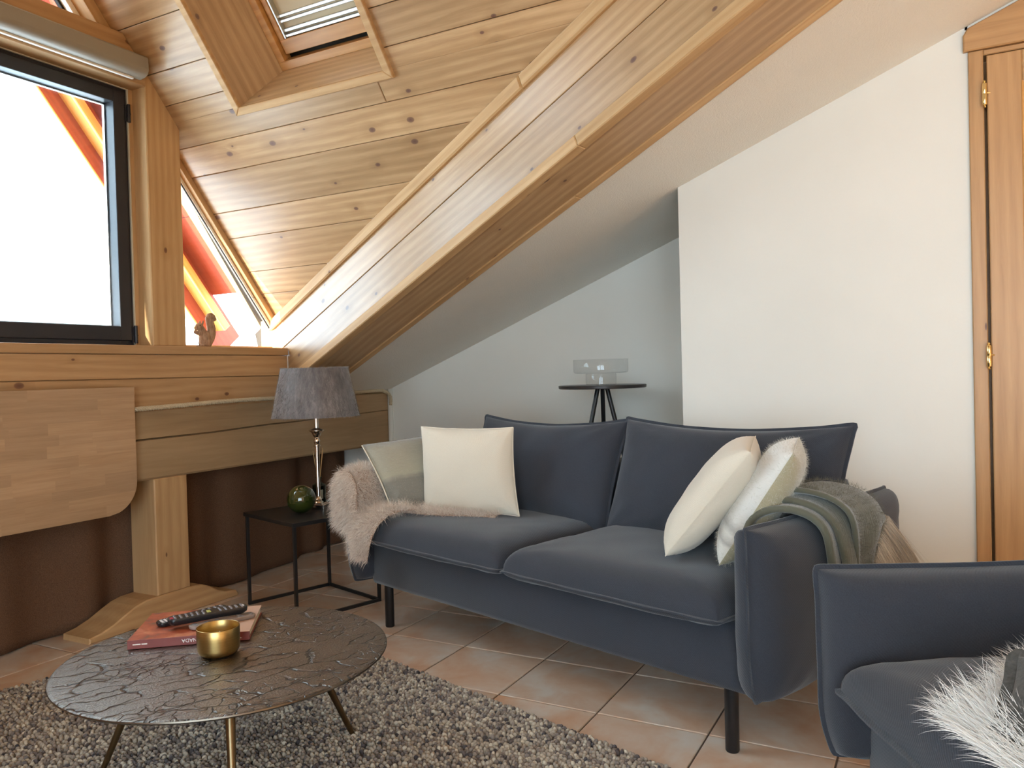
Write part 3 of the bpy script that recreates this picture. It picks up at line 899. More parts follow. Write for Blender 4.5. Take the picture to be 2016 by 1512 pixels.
for z in (1.165, 2.10):
    m = MB(); m.tube([(WX0+0.002, -2.995, z), (WX0+0.002, -2.995, z+0.075)], 0.0075, 12); m.tube([(WX0+0.002, -2.995, z+0.032), (WX0+0.002, -2.995, z+0.036)], 0.0092, 12)
    m.box((WX0-0.002, -3.004, z+0.004), (WX0+0.016, -2.998, z+0.071)); m.build('hinge', ANTH, win, smooth=True, autosmooth=35)

# ---- outside: overhanging roof of the gable
eave = empty('roof_overhang', (-2.6, -3.4, zc(-2.6)+0.2)); tag(eave, 'red-stained roof overhang with rafters coloured sunlit yellow outside the gable window', 'roof')
def out_piece(name, xa, xb, h0, h1, y0, y1, mat):
    """piece parallel to the roof between heights h0..h1 above the ceiling plane"""
    ex = Vector((-1, 0, -S)).normalized(); ey = Vector((0,1,0)).cross(ex)
    return prism(name, [(0, 0), ((xb-xa)*SL, 0), ((xb-xa)*SL, (h1-h0)/SL), (0, (h1-h0)/SL)], (xb, y0, zc(xb)+h0), ex, ey, y0-y1, mat, eave, 0.003)
for k in range(6):
    xa = -3.14+0.30*k
    p = out_piece('soffit_board', xa, min(xa+0.297, RIDGE), 0.285, 0.32, -3.115, -3.62, REDW)
out_piece('soffit_board', -1.34-0.297, RIDGE, 0.285, 0.32, -3.115, -3.62, REDW)
out_piece('rafter', -3.15, RIDGE, 0.095, 0.165, -3.50, -3.58, LITW)
out_piece('barge_board', -3.17, RIDGE, -0.030, 0.29, -3.58, -3.62, REDW)
out_piece('barge_edge', -3.17, RIDGE, -0.045, -0.030, -3.565, -3.625, LITW)  # strip in the sunlit yellow along the red board's lower edge
out_piece('rafter', -3.42, RIDGE, 0.165, 0.285, -3.125, -3.30, LITW)
m = MB()
pm = [(RIDGE, -3.115), (RIDGE, -3.62), (-3.15, -3.62), (-3.15, -3.115)]
m.add([(2*RIDGE-x, y, zc(x)+0.285) for x, y in pm]+[(2*RIDGE-x, y, zc(x)+0.32) for x, y in pm], [(3,2,1,0),(4,5,6,7),(0,1,5,4),(1,2,6,5),(2,3,7,6),(3,0,4,7)])
m.build('soffit_board', REDW, eave)

# ---- roller blind cassette above the window
rb = empty('roller_blind', (-1.7, -2.88, 2.25)); tag(rb, 'long grey-beige roller blind cassette fixed above the dark framed window', 'blind')
def arc_profile():
    # y, z section: flat back, rounded front bottom
    pts = [(-2.918, 2.338), (-2.848, 2.338), (-2.840, 2.330), (-2.838, 2.285)]
    for k in range(7):
        a = -math.pi*k/12*1.0
        pts.append((-2.876+0.038*math.cos(a), 2.285+0.030*math.sin(a)))
    pts += [(-2.893, 2.252), (-2.893, 2.262), (-2.918, 2.262)]
    return pts
ap = arc_profile()
n = len(ap)
m = MB(); x0, x1 = -2.188, -0.60
m.add([(x0, y, z) for y, z in ap]+[(x1, y, z) for y, z in ap], [tuple(range(n)), tuple(range(2*n-1, n-1, -1))]+[(i, n+i, n+(i+1)%n, (i+1)%n) for i in range(n)])
m.build('cassette', BLINDBOX, rb, smooth=True, autosmooth=30)
m = MB(); m.add([(x0-0.010, y, z) for y, z in ap]+[(x0, y, z) for y, z in ap], [tuple(range(n)), tuple(range(2*n-1, n-1, -1))]+[(i, n+i, n+(i+1)%n, (i+1)%n) for i in range(n)])
m.build('end_cap', BLINDBOX, rb, smooth=True, autosmooth=30)
m = MB(); m.box((-2.165, -2.902, 2.246), (-0.62, -2.886, 2.258), c=0.003); m.build('bottom_bar', WHITEP, rb)

# ---- door with frame, right edge of the view
dr = empty('door_1', (XB, 0.16, 0)); struct(dr)
XF = XB+0.012
def d_board(name, y0, y1, z0, z1, x, th, mat=DOORW, vertical=True, c=0.003):
    if vertical:
        return prism(name, [(0,0),(z1-z0,0),(z1-z0,-(y1-y0)),(0,-(y1-y0))], (x, y0, z0), (0,0,1), (0,-1,0), th, mat, dr, c)
    return prism(name, [(0,0),(y1-y0,0),(y1-y0,z1-z0),(0,z1-z0)], (x, y0, z0), (0,1,0), (0,0,1), th, mat, dr, c)
d_board('door_frame', 0.108, 0.152, 0.0, 2.036, XF, 0.10)
d_board('door_frame', 1.03, 1.08, 0.0, 2.036, XF, 0.10)
d_board('door_frame', 0.152, 1.03, 2.018, 2.036, XF-0.004, 0.09, vertical=False)
prism('door_lintel', [(0, 0), (1.0, 0), (1.0, zr(1.094)-2.038-0.01), (0.014, zr(0.108)-2.038-0.012), (0, zr(0.094)-2.038-0.03)], (XF+0.006, 0.094, 2.038), (0,1,0), (0,0,1), 0.12, DOORW, dr, 0.004)
m = MB(); m.box((XF-0.20, 0.10, 0.0), (XF-0.075, 1.09, 2.10)); m.build('door_light_block', DOORW, dr)  # box added behind the leaf, stops daylight showing through the door gap
# leaf: stiles, rails, raised panels
YD0, YD1, ZD1 = 0.161, 1.022, 2.012
XD = XF+0.006
leaf = d_board('door_leaf', YD0+0.05, YD1-0.05, 0.02, ZD1-0.05, XD-0.022, 0.016)
d_board('stile', YD0, YD0+0.098, 0.01, ZD1, XD, 0.04)
d_board('stile', YD1-0.098, YD1, 0.01, ZD1, XD, 0.04)
rails = ((0.01, 0.16), (0.76, 0.83), (0.935, 1.0), (ZD1-0.10, ZD1))
for a, b in rails: d_board('rail', YD0+0.098, YD1-0.098, a, b, XD, 0.04, vertical=False)
for (a0, a), (b, b0) in zip(rails[:-1], rails[1:]):
    y0_, y1_ = YD0+0.098, YD1-0.098
    # bevelled moulding round each panel
    m = MB(); i = 0.026
    def rect(y0, y1, z0, z1, x): return [(x, y0, z0), (x, y1, z0), (x, y1, z1), (x, y0, z1)]
    vv = rect(y0_, y1_, a, b, XD-0.002)+rect(y0_+i*0.5, y1_-i*0.5, a+i*0.5, b-i*0.5, XD-0.006)+rect(y0_+i, y1_-i, a+i, b-i, XD-0.020)
    ff = [(r*4+k, r*4+(k+1) % 4, (r+1)*4+(k+1) % 4, (r+1)*4+k) for r in range(2) for k in range(4)]
    m.add(vv, ff); m.build('panel_moulding', FRAMEW, dr)
    d_board('panel', y0_+i, y1_-i, a+i, b-i, XD-0.012, 0.012, c=0.004)
for z in (1.884, 1.012, 0.22):
    m = MB(); yh = 0.153; xh_ = XF+0.012
    m.lathe([(0,-0.046),(0.003,-0.045),(0.005,-0.041),(0.0025,-0.038),(0.006,-0.036),(0.0075,-0.034),(0.0078,-0.002),(0.0072,-0.001),(0.0072,0.001),(0.0078,0.002),(0.0075,0.034),(0.006,0.036),(0.0025,0.038),(0.005,0.041),(0.003,0.045),(0,0.046)], 16, Matrix.Translation((xh_, yh, z)))
    m.tube([(xh_, yh, z+0.003), (xh_-0.004, yh+0.016, z+0.003)], 0.003, 8)
    m.build('hinge', BRASSH, dr, smooth=True, autosmooth=40)
# ------------------------------------------------------------------ timber beam, trestle post, drop leaf, rope, curtain
def smooth_noise(x, seed): return mnoise.noise(Vector((x, seed*7.13, 0.37)))

m = MB()
st = []
NX = 60
for i in range(NX+1):
    x = -3.802+(0.30+3.802)*i/NX
    t = (x+3.80)/1.71                       # 0 at the wall, 1 at the leaf edge
    top = 0.905-0.018*min(max(t, 0), 1.2)
    zck = 0.795-0.030*t-0.012*max(0, t-0.4)+0.006*smooth_noise(x*3, 1)
    dp = 0.035*(0.35+0.65*min(1, max(0.15, t)))
    g = 0.0022+0.0022*min(1, max(0, t))
    wob = 0.004*smooth_noise(x*1.5, 3)
    y0 = -2.88+wob
    st.append([(x, -3.06, 0.600), (x, y0-0.008, 0.5935), (x, y0, 0.602), (x, y0, zck-g), (x, y0-dp, zck+0.004), (x, y0-0.001, zck+g), (x, y0, top-0.010), (x, y0-0.010, top), (x, -3.06, top)])
K = len(st[0])
vv = [p for r in st for p in r]; ff = []
for i in range(NX):
    for k in range(K):
        k2 = (k+1) % K
        ff.append((i*K+k, (i+1)*K+k, (i+1)*K+k2, i*K+k2))
ff.append(tuple(range(K))); ff.append(tuple(NX*K+k for k in range(K-1, -1, -1)))
beam = mesh_obj('timber_beam', vv, ff, BEAMW)
tag(beam, 'thick horizontal timber beam with a long drying crack below the window', 'beam')

tp = empty('timber_post', (-2.27, -2.95, 0)); tag(tp, 'square timber post on a curved wooden foot under the beam', 'post')
prism('post', [(0, 0), (0.489, 0), (0.489, 0.164), (0, 0.164)], (-2.354, -2.880, 0.1045), (0,0,1), (1,0,0), 0.155, POSTW, tp, 0.004)
prof = [(-1.878, 0.0), (-1.880, 0.022), (-1.93, 0.030), (-1.985, 0.048), (-2.035, 0.072), (-2.085, 0.094), (-2.13, 0.104), (-2.18, 0.106), (-2.36, 0.106), (-2.41, 0.101), (-2.455, 0.082), (-2.495, 0.055), (-2.54, 0.036), (-2.60, 0.028), (-2.612, 0.014), (-2.612, 0.0)]
prism('foot', [(-x, z) for x, z in prof], (0, -2.872, 0), (-1,0,0), (0,0,1), 0.165, POSTW, tp, 0.005)

# drop leaf: laminated staves
leaf_root = empty('drop_leaf_table', (-1.55, -2.866, 0.48)); tag(leaf_root, 'drop-leaf tabletop of glued wood staves hanging folded down under the window', 'table')
LZ0, LZ1, LXR, LXL, LR = 0.480, 0.981, -2.093, -0.75, 0.125
rows = 12; rh = (LZ1-LZ0)/rows
random.seed(4)
outline = [(LXL, LZ0), (LXR+LR, LZ0)]
def right_lim(z):
    if z >= LZ0+LR: return LXR
    d = LZ0+LR-z
    return LXR+LR-math.sqrt(max(LR*LR-d*d, 0))
for r in range(rows):
    z0 = LZ0+r*rh; z1 = z0+rh
    x = LXL+random.uniform(0, 0.2)
    cuts = [LXL]
    while True:
        x -= random.uniform(0.10, 0.42)
        if x < LXR+0.09: break
        cuts.append(x)
    cuts.append(None)
    for a, b in zip(cuts[:-1], cuts[1:]):
        if b is None:
            zs = [z0+(z1-z0)*k/6 for k in range(7)]
            poly = [(-a, z0), (-a, z1)]
            edge = [(-right_lim(z), z) for z in zs]
            poly = [(-a, z0)]+edge+[(-a, z1)]
        else:
            poly = [(-a, z0), (-b, z0), (-b, z1), (-a, z1)]
        prism('stave', poly, (0, -2.855-random.uniform(0, 0.0003), 0), (-1,0,0), (0,0,1), 0.0245, BLOCK, leaf_root, 0.0)

# rope along the top of the beam, end hanging at the wall
rp = empty('rope', (-3.0, -2.87, 0.9)); tag(rp, 'twisted hemp rope lying along the top edge of the timber beam', 'rope')
path = []
def beamtop(x):
    t = (x+3.80)/1.71
    return 0.905-0.018*min(max(t, 0), 1.2)
for i in range(150):
    x = -2.098-1.627*i/149
    path.append(Vector((x, -2.866+0.003*smooth_noise(x*2, 9), beamtop(x)+0.009+0.003*smooth_noise(x*3, 5)-0.006*max(0, 1-(abs(x+2.0)/0.5)))))
for q in ((-3.745, -2.868, 0.908), (-3.765, -2.863, 0.902), (-3.780, -2.858, 0.890), (-3.786, -2.854, 0.874), (-3.787, -2.853, 0.855), (-3.786, -2.853, 0.838), (-3.786, -2.853, 0.828)):
    path.append(Vector(q))
# resample
dense = []
for a, b in zip(path[:-1], path[1:]):
    n = max(1, int((b-a).length/0.004))
    for k in range(n): dense.append(a.lerp(b, k/n))
dense.append(path[-1])
for s_ in range(3):
    pts = []; acc = 0
    for i, p in enumerate(dense):
        t = (dense[min(i+1, len(dense)-1)]-dense[max(i-1, 0)]).normalized()
        if i: acc += (dense[i]-dense[i-1]).length
        a = t.cross(Vector((0.02, 1, 0.1))).normalized(); b = t.cross(a)
        an = 2*math.pi*(acc/0.038+s_/3)
        pts.append(p+(a*math.cos(an)+b*math.sin(an))*0.0052)
    mm = MB(); mm.tube(pts, 0.0056, 7); mm.build('strand', ROPE, rp, smooth=True)

# curtain below the beam
def curt_y(x):
    ks = [(-0.9, -3.07), (-1.66, -3.075), (-1.95, -3.085), (-2.27, -3.085), (-2.66, -3.045), (-2.9, -3.07), (-3.166, -3.11), (-3.5, -3.18), (-3.8, -3.215)]
    for (x0, y0), (x1, y1) in zip(ks[:-1], ks[1:]):
        if x1 <= x <= x0:
            f = (x-x0)/(x1-x0); f = f*f*(3-2*f); return y0+(y1-y0)*f
    return ks[-1][1]
NXc, NZc = 420, 14
vv = []; ff = []
for j in range(NZc+1):
    z = 0.006+0.60*j/NZc
    for i in range(NXc+1):
        x = -0.9-2.895*i/NXc
        am = 0.026*(0.75+0.25*(1-j/NZc))*(0.5+0.9*abs(smooth_noise(x*1.7, 2)))
        ph = x*22+4.5*smooth_noise(x*1.6, 6)+0.25*smooth_noise(j*0.25+x, 8)
        y = curt_y(x)+am*math.sin(ph)+0.008*smooth_noise(x*9, 4)*(1-0.5*j/NZc)
        if -2.42 < x < -2.12: y = min(y, -3.06)
        if -2.66 < x < -1.84 and z < 0.13: y = min(y, -3.048)
        vv.append((x, y, z))
for j in range(NZc):
    for i in range(NXc):
        a = j*(NXc+1)+i
        ff.append((a, a+NXc+1, a+NXc+2, a+1))
cur = mesh_obj('curtain', vv, ff, CURT, smooth=True)
sm = cur.modifiers.new('thickness', 'SOLIDIFY'); sm.thickness = 0.004; sm.offset = -1
tag(cur, 'long brown curtain hanging in soft folds below the timber beam', 'curtain')
# ------------------------------------------------------------------ soft furnishing generators
def cush_param(n):
    return [math.sin(math.pi/2*(-1+2*i/n)) if True else 0 for i in range(n+1)]

def cushion(name, posf, tt, tb, parent, mats, nx=26, ny=26, k=3.0, p=0.5, fl=0.010, e=0.0022, wr=0.004, seed=1, W=None, zoff=None, ears=0.0, round_b=0.0, round_t=0.0, wscale=7.0, crease=0.0, boxy=False):
    """pillow shape. posf(a,b)->(point, normal) of the mid surface for a,b in [-1,1]; tt/tb front/back half thickness"""
    A = cush_param(nx); B = cush_param(ny)
    def base(a, b):
        # ears: pull edge middles in, keep the corners out; round: round the lower / upper corners
        ea, eb = ears if isinstance(ears, tuple) else (ears, ears)
        aa = a*(1-ea*(1-b*b)*abs(a)); bb = b*(1-eb*(1-a*a)*abs(b))
        r = round_b if b < 0 else round_t
        if r > 0:
            aa, bb = aa*math.sqrt(1-r*bb*bb/2*min(1, abs(bb)*1.0)), bb*math.sqrt(1-r*aa*aa/2*abs(aa))
        return aa, bb
    front = []; back = []
    for j in range(ny+1):
        for i in range(nx+1):
            a, b = A[i], B[j]
            aa, bb = base(a, b)
            P, N = posf(aa, bb)
            f = max(0, 1-max(abs(a), abs(b))**k)**p if boxy else (max(0, 1-abs(a)**k)*max(0, 1-abs(b)**k))**p
            if boxy: f = 0.55*f+0.45*(max(0, 1-abs(a)**k)*max(0, 1-abs(b)**k))**p
            w_ = mnoise.noise(Vector((P.x*wscale, P.y*wscale, P.z*wscale+seed*3.1)))*wr + 0.5*wr*mnoise.noise(Vector((P.x*wscale*2.3, P.y*wscale*2.3, P.z*wscale*2.3+seed*5.7)))
            cr = 0
            if crease > 0:
                # radial tension folds out of the corners
                for ca in (-1, 1):
                    for cb in (-1, 1):
                        da, db = a-ca, b-cb
                        d = math.hypot(da, db); an = math.atan2(db, da)
                        cr += math.sin(an*11+seed)*math.exp(-(d/0.45)**2)*crease*min(1, d*3)
            ed = min(1, f*3)
            front.append(P+N*(e+(tt)*f+(w_+cr)*ed))
            back.append(P-N*(e+(tb)*f+(w_*0.8+cr)*ed))
    n1 = nx+1
    verts = front+back
    off = len(front)
    faces = []; mi = []
    for j in range(ny):
        for i in range(nx):
            q = j*n1+i
            faces.append((q, q+1, q+n1+1, q+n1)); mi.append(0)
            faces.append((off+q, off+q+n1, off+q+n1+1, off+q+1)); mi.append(1 if len(mats) > 1 else 0)
    # rim loop
    loop = [i for i in range(nx+1)]+[(j)*n1+nx for j in range(1, ny+1)]+[ny*n1+i for i in range(nx-1, -1, -1)]+[j*n1 for j in range(ny-1, 0, -1)]
    L = len(loop)
    cen = sum((front[q] for q in loop), Vector())/L
    outv = []
    for idx, q in enumerate(loop):
        pa = front[loop[idx-1]]; pb = front[loop[(idx+1) % L]]
        tg = (pb-pa).normalized()
        nrm = (front[q]-back[q]).normalized()
        o = tg.cross(nrm)
        if o.dot(front[q]-cen) < 0: o = -o
        outv.append(o.normalized())
    bo = len(verts)
    wav = [0.0]*L
    for idx, q in enumerate(loop):
        nrm = (front[q]-back[q]).normalized()
        wv = 0.0016*math.sin(idx*0.9+seed) if fl > 0.006 else 0
        verts.append(front[q]+outv[idx]*fl+nrm*wv)
    for idx, q in enumerate(loop):
        nrm = (front[q]-back[q]).normalized()
        wv = 0.0016*math.sin(idx*0.9+seed) if fl > 0.006 else 0
        verts.append(back[q]+outv[idx]*fl+nrm*wv)
    pm = len(mats)-1
    for idx in range(L):
        i2 = (idx+1) % L
        q, q2 = loop[idx], loop[i2]
        faces.append((q2, q, bo+idx, bo+i2)); mi.append(pm)
        faces.append((bo+i2, bo+idx, bo+L+idx, bo+L+i2)); mi.append(pm)
        faces.append((bo+L+i2, bo+L+idx, off+q, off+q2)); mi.append(pm)
    W0 = WM[parent] if (parent is not None and W is None) else (W or Matrix.Identity(4))
    o = mesh_obj(name, verts, faces, mats, parent, W0, smooth=True)
    o.data.polygons.foreach_set('material_index', mi)
    o.data.set_sharp_from_angle(angle=math.radians(62))
    return o

def plane_pos(org, ex, ey, w, h, bow=0.0):
    ex = Vector(ex).normalized(); ey = Vector(ey).normalized(); n = ex.cross(ey).normalized(); org = Vector(org)
    def f(a, b): return org+ex*(a*w/2)+ey*(b*h/2)+n*(bow*(1-a*a)*(1-b*b)), n
    return f
def quad_pos(BL, BR, TR, TL, sag=0.0):
    BL, BR, TR, TL = [Vector(p) for p in (BL, BR, TR, TL)]
    def f(a, b):
        u = (a+1)/2; v = (b+1)/2
        P = BL*(1-u)*(1-v)+BR*u*(1-v)+TR*u*v+TL*(1-u)*v
        du = (BR-BL)*(1-v)+(TR-TL)*v; dv = (TL-BL)*(1-u)+(TR-BR)*u
        return P, du.cross(dv).normalized()
    return f

def strands(name, P, N, length, mat, parent, grav=0.5, jitter=0.35, width=0.0010, seg=4, comb=None, curl=0.0, lvar=0.35, seed=3, tone=None):
    """fur: tapering ribbons grown from points P along N, bent by gravity / comb direction"""
    rng = np.random.default_rng(seed)
    P = np.array(P, float); N = np.array(N, float); n = len(P)
    D = N+rng.normal(0, jitter, (n, 3))
    if comb is not None: D = D+np.array(comb)[None, :] if np.ndim(comb) == 1 else D+comb
    D /= np.linalg.norm(D, axis=1)[:, None]+1e-9
    L = length*(1+rng.uniform(-lvar, lvar, n))
    side = np.cross(D, rng.normal(0, 1, (n, 3))); side /= np.linalg.norm(side, axis=1)[:, None]+1e-9
    cd = rng.normal(0, 1, (n, 3))*curl
    pos = P.copy(); d = D.copy()
    V_ = np.zeros((n, seg*2+1, 3))
    for s_ in range(seg+1):
        wd = width*(1-0.75*s_/seg)
        if s_ < seg:
            V_[:, 2*s_] = pos-side*wd/2; V_[:, 2*s_+1] = pos+side*wd/2
        else: V_[:, 2*seg] = pos
        pos = pos+d*(L/seg)[:, None]
        d = d+np.array([0, 0, -grav/seg])+cd/seg
        d /= np.linalg.norm(d, axis=1)[:, None]+1e-9
    k = seg*2+1
    base = np.arange(n)*k
    quads = np.stack([np.stack([base+2*s_, base+2*s_+1, base+2*s_+3, base+2*s_+2], 1) for s_ in range(seg-1)], 1).reshape(-1, 4) if seg > 1 else np.zeros((0, 4), int)
    tris = np.stack([base+2*(seg-1), base+2*(seg-1)+1, base+2*seg], 1)
    W0 = WM[parent] if parent is not None else Matrix.Identity(4)
    inv = np.array(W0.inverted())
    co = V_.reshape(-1, 3) if parent is None else V_.reshape(-1, 3)@inv[:3, :3].T+inv[:3, 3]
    me = bpy.data.meshes.new(name)
    me.vertices.add(len(co)); me.vertices.foreach_set('co', co.ravel())
    nl = quads.size+tris.size
    me.loops.add(nl)
    me.loops.foreach_set('vertex_index', np.concatenate([quads.ravel(), tris.ravel()]).astype(np.int32))
    np_ = len(quads)+len(tris)
    me.polygons.add(np_)
    me.polygons.foreach_set('loop_start', np.concatenate([np.arange(len(quads))*4, quads.size+np.arange(len(tris))*3]).astype(np.int32))
    me.update(calc_edges=True)
    at = me.attributes.new('tone', 'FLOAT', 'POINT')
    tn = rng.uniform(0, 1, n) if tone is None else np.clip(tone+rng.normal(0, 0.15, n), 0, 1)
    at.data.foreach_set('value', np.repeat(tn, k).astype(np.float32))
    me.materials.append(mat)
    me.polygons.foreach_set('use_smooth', [True]*np_)
    o = bpy.data.objects.new(name, me)
    o['kind'] = 'stuff'
    return reg(o, parent, W0)

def sample_surface(obj, n, W=None, keep=None, seed=5):
    """random points and normals on a mesh (world space)"""
    rng = np.random.default_rng(seed)
    W = np.array(W if W is not None else WM[obj])
    tris = []; nr = []
    vs_ = [v.co for v in obj.data.vertices]
    for p in obj.data.polygons:
        idx = list(p.vertices)
        for t in range(1, len(idx)-1): tris.append((idx[0], idx[t], idx[t+1]))
    co = np.array([tuple(v) for v in vs_])@W[:3, :3].T+W[:3, 3]
    T = np.array(tris)
    a, b, c = co[T[:, 0]], co[T[:, 1]], co[T[:, 2]]
    cr = np.cross(b-a, c-a); ar = np.linalg.norm(cr, axis=1)
    nn = cr/(ar[:, None]+1e-12)
    if keep is not None:
        cen = (a+b+c)/3; ar = ar*keep(cen, nn)
    ch = rng.choice(len(T), n, p=ar/ar.sum())
    u = rng.uniform(0, 1, n); v = rng.uniform(0, 1, n); f = u+v > 1; u[f] = 1-u[f]; v[f] = 1-v[f]
    return a[ch]+(b-a)[ch]*u[:, None]+(c-a)[ch]*v[:, None], nn[ch]

# ------------------------------------------------------------------ sofa and armchair
def build_seat(name, W, L, seats, label, cat, backs, arm_t1=0.74, arm_z=(0.1705, 0.6055)):
    """L: distance between the leg axes along the front; local x along the front, y to the back"""
    root = bpy.data.objects.new(name, None); reg(root, None, W); tag(root, label, cat)
    mid = L/2
    X, Y, Z = Vector((1,0,0)), Vector((0,1,0)), Vector((0,0,1))
    m = MB(); m.box((-0.075, -0.035, 0.165), (L+0.075, 0.70, 0.345), c=0.022); m.build('base', SOFA, root, W, smooth=True, autosmooth=50)
    for s_ in (0, L):
        for t_ in (0, 0.62):
            m = MB(); m.tube([(s_, t_, 0), (s_, t_, 0.004), (s_, t_, 0.168)], [0.0165, 0.0182, 0.0182], 20); m.build('leg', LEGBLK, root, W, smooth=True, autosmooth=40)
    m = MB(); m.box((-0.02, 0.53, 0.33), (L+0.03, 0.735, 0.648), c=0.05); m.build('backrest', SOFA, root, W, smooth=True, autosmooth=60)
    for i, (a, b) in enumerate(seats):
        cushion('seat_cushion', plane_pos(((a+b)/2, 0.225, 0.366), X, Y, b-a, 0.665), 0.086, 0.030, root, [SOFA], 34, 30, k=7.0, p=0.36, fl=0.011, wr=0.0035, seed=3+i, ears=0.006, round_b=0.10, crease=0.004, boxy=True)
    for i, (a, b, t0, t1, z0, z1) in enumerate(backs):
        up = Vector((0, t1-t0, z1-z0)).normalized()
        cushion('back_cushion', plane_pos(((a+b)/2, (t0+t1)/2, (z0+z1)/2), X, up, b-a, (Vector((0, t1-t0, z1-z0))).length), 0.085, 0.070, root, [SOFA], 32, 26, k=3.2, p=0.5, fl=0.011, wr=0.006, seed=8+i, ears=(0.045, 0.15), crease=0.008)
    at0 = -0.108
    for s_, sgn in ((-0.113, -1), (L+0.113, 1)):
        cushion('armrest', plane_pos((s_, (at0+arm_t1)/2, (arm_z[0]+arm_z[1])/2), Y, Z, arm_t1-at0, arm_z[1]-arm_z[0]), 0.078, 0.078, root, [SOFA], 34, 26, k=6.0, p=0.40, fl=0.009, wr=0.004, seed=12+sgn, ears=(0.012, 0.035), round_b=0.28, crease=0.005, boxy=True)
    return root

US = Vector((0.305, 0.952, 0)).normalized(); WS = Vector((-US.y, US.x, 0))
SOFA_W = frame((-2.529, -1.94, 0), US, WS, (0,0,1))
sofa = build_seat('sofa', SOFA_W, 1.527, ((-0.035, 0.762), (0.766, 1.562)), 'charcoal two-seat sofa with piped cushions and slim black legs', 'sofa',
    ((-0.005, 0.785, 0.40, 0.555, 0.40, 0.805), (0.780, 1.625, 0.41, 0.560, 0.40, 0.812)))
BD = Vector((-0.499, 0.867, 0)).normalized(); WD = Vector((BD.y, -BD.x, 0))
CC = Vector((-1.700, -0.222, 0))
CH_W = frame(CC+WD*0.113+BD*0.108, WD, BD, (0,0,1))
chair = build_seat('armchair', CH_W, 0.80, ((-0.046, 0.846),), 'charcoal armchair with low padded arms facing the coffee table', 'armchair',
    ((0.0, 0.80, 0.42, 0.565, 0.40, 0.81),), arm_z=(0.195, 0.585))

def S3(s, t, z): return SOFA_W @ Vector((s, t, z))
def C3(s, t, z): return CH_W @ Vector((s, t, z))

# ------------------------------------------------------------------ throw pillows
def pillow(name, label, pts, th, mats, group=None, fl=0.003, wr=0.006, k=2.4, p=0.5, ears=0.05, seed=1, tb=None, crease=0.006):
    cen = sum(pts, Vector())/4
    ex = ((pts[1]-pts[0])+(pts[2]-pts[3])).normalized(); ey0 = (pts[3]-pts[0])+(pts[2]-pts[1]); n = ex.cross(ey0).normalized(); ey = n.cross(ex)
    W = frame(cen, ex, ey, n)
    root = bpy.data.objects.new(name, None); reg(root, None, W); tag(root, label, 'pillow', group)
    inv = W.inverted(); q = [inv @ v for v in pts]
    o = cushion('cover', quad_pos(*q), th, tb or th, root, mats, 30, 30, k=k, p=p, fl=fl, e=0.0015, wr=wr, seed=seed, ears=ears, crease=crease)
    return root, o
grey_p, grey_c = pillow('throw_pillow', 'grey plaid mohair pillow with a zip edge behind the cream pillow', [S3(0.062, -0.012, 0.474), S3(0.125, 0.36, 0.468), S3(0.0, 0.36, 0.755), S3(-0.090, -0.040, 0.722)], 0.050, [MOHAIR_GREY], seed=2, ears=0.03, k=3.0, p=0.5)
cr1, cr1c = pillow('throw_pillow', 'square cream pillow standing upright against the grey plaid pillow', [S3(0.100, 0.112, 0.458), S3(0.485, 0.262, 0.458), S3(0.440, 0.285, 0.788), S3(0.066, 0.134, 0.790)], 0.062, [CREAM], seed=4, ears=0.05, k=2.8, p=0.5, wr=0.008)
cr2, cr2c = pillow('throw_pillow', 'cream pillow leaning on the white mohair pillow at the sofa end', [S3(1.145, 0.36, 0.475), S3(1.300, 0.045, 0.468), S3(1.572, 0.045, 0.776), S3(1.400, 0.38, 0.785)], 0.066, [CREAM], seed=5, ears=0.02, crease=0.004, k=3.4, p=0.48)
wm, wmc = pillow('throw_pillow', 'fluffy white striped mohair pillow with beige back leaning on the armrest', [S3(1.325, 0.40, 0.475), S3(1.462, 0.065, 0.464), S3(1.676, 0.070, 0.776), S3(1.530, 0.40, 0.785)], 0.064, [MOHAIR_WHITE, MOHAIR_BACK], seed=6, ears=0.02, crease=0.002, k=3.2, p=0.48)
P_, N_ = sample_surface(wmc, 9000, seed=9)
strands('fuzz', P_, N_, 0.012, FUZZ, wmc, grav=0.4, jitter=0.8, width=0.0005, seg=2, seed=4)
P_, N_ = sample_surface(grey_c, 4000, seed=19)
strands('fuzz', P_, N_, 0.006, FUZZ, grey_c, grav=0.4, jitter=0.9, width=0.0004, seg=2, seed=14, tone=np.full(4000, 0.2))
# zip along the outer edge of the grey pillow
zl = [S3(-0.090, -0.040, 0.722).lerp(S3(0.062, -0.012, 0.474), k/20) for k in range(21)]
zl = [p+(US*0.016+Vector((0,0,0)))*math.sin(math.pi*k/20)*1.0-WS*0.008 for k, p in enumerate(zl)]
m = MB(); m.tube(zl, 0.0028, 8); zp = m.build('zip', CREAM, grey_p, smooth=True)
m = MB(); b_ = S3(0.050, -0.030, 0.492); m.tube([b_, b_+Vector((0.004, 0.004, -0.012))], 0.0045, 8); m.tube([b_+Vector((0.004,0.004,-0.012)), b_+Vector((0.006,0.006,-0.022))], 0.003, 8); m.build('zip_pull', ZIPM, zp, smooth=True)

# ------------------------------------------------------------------ fur throw over the left arm
fur = bpy.data.objects.new('fur_throw', None); reg(fur, None, SOFA_W @ Matrix.Translation((-0.05, 0.1, 0.46))); tag(fur, 'beige faux fur throw draped over the sofa arm beside the lamp', 'throw')
vv = []; ff = []
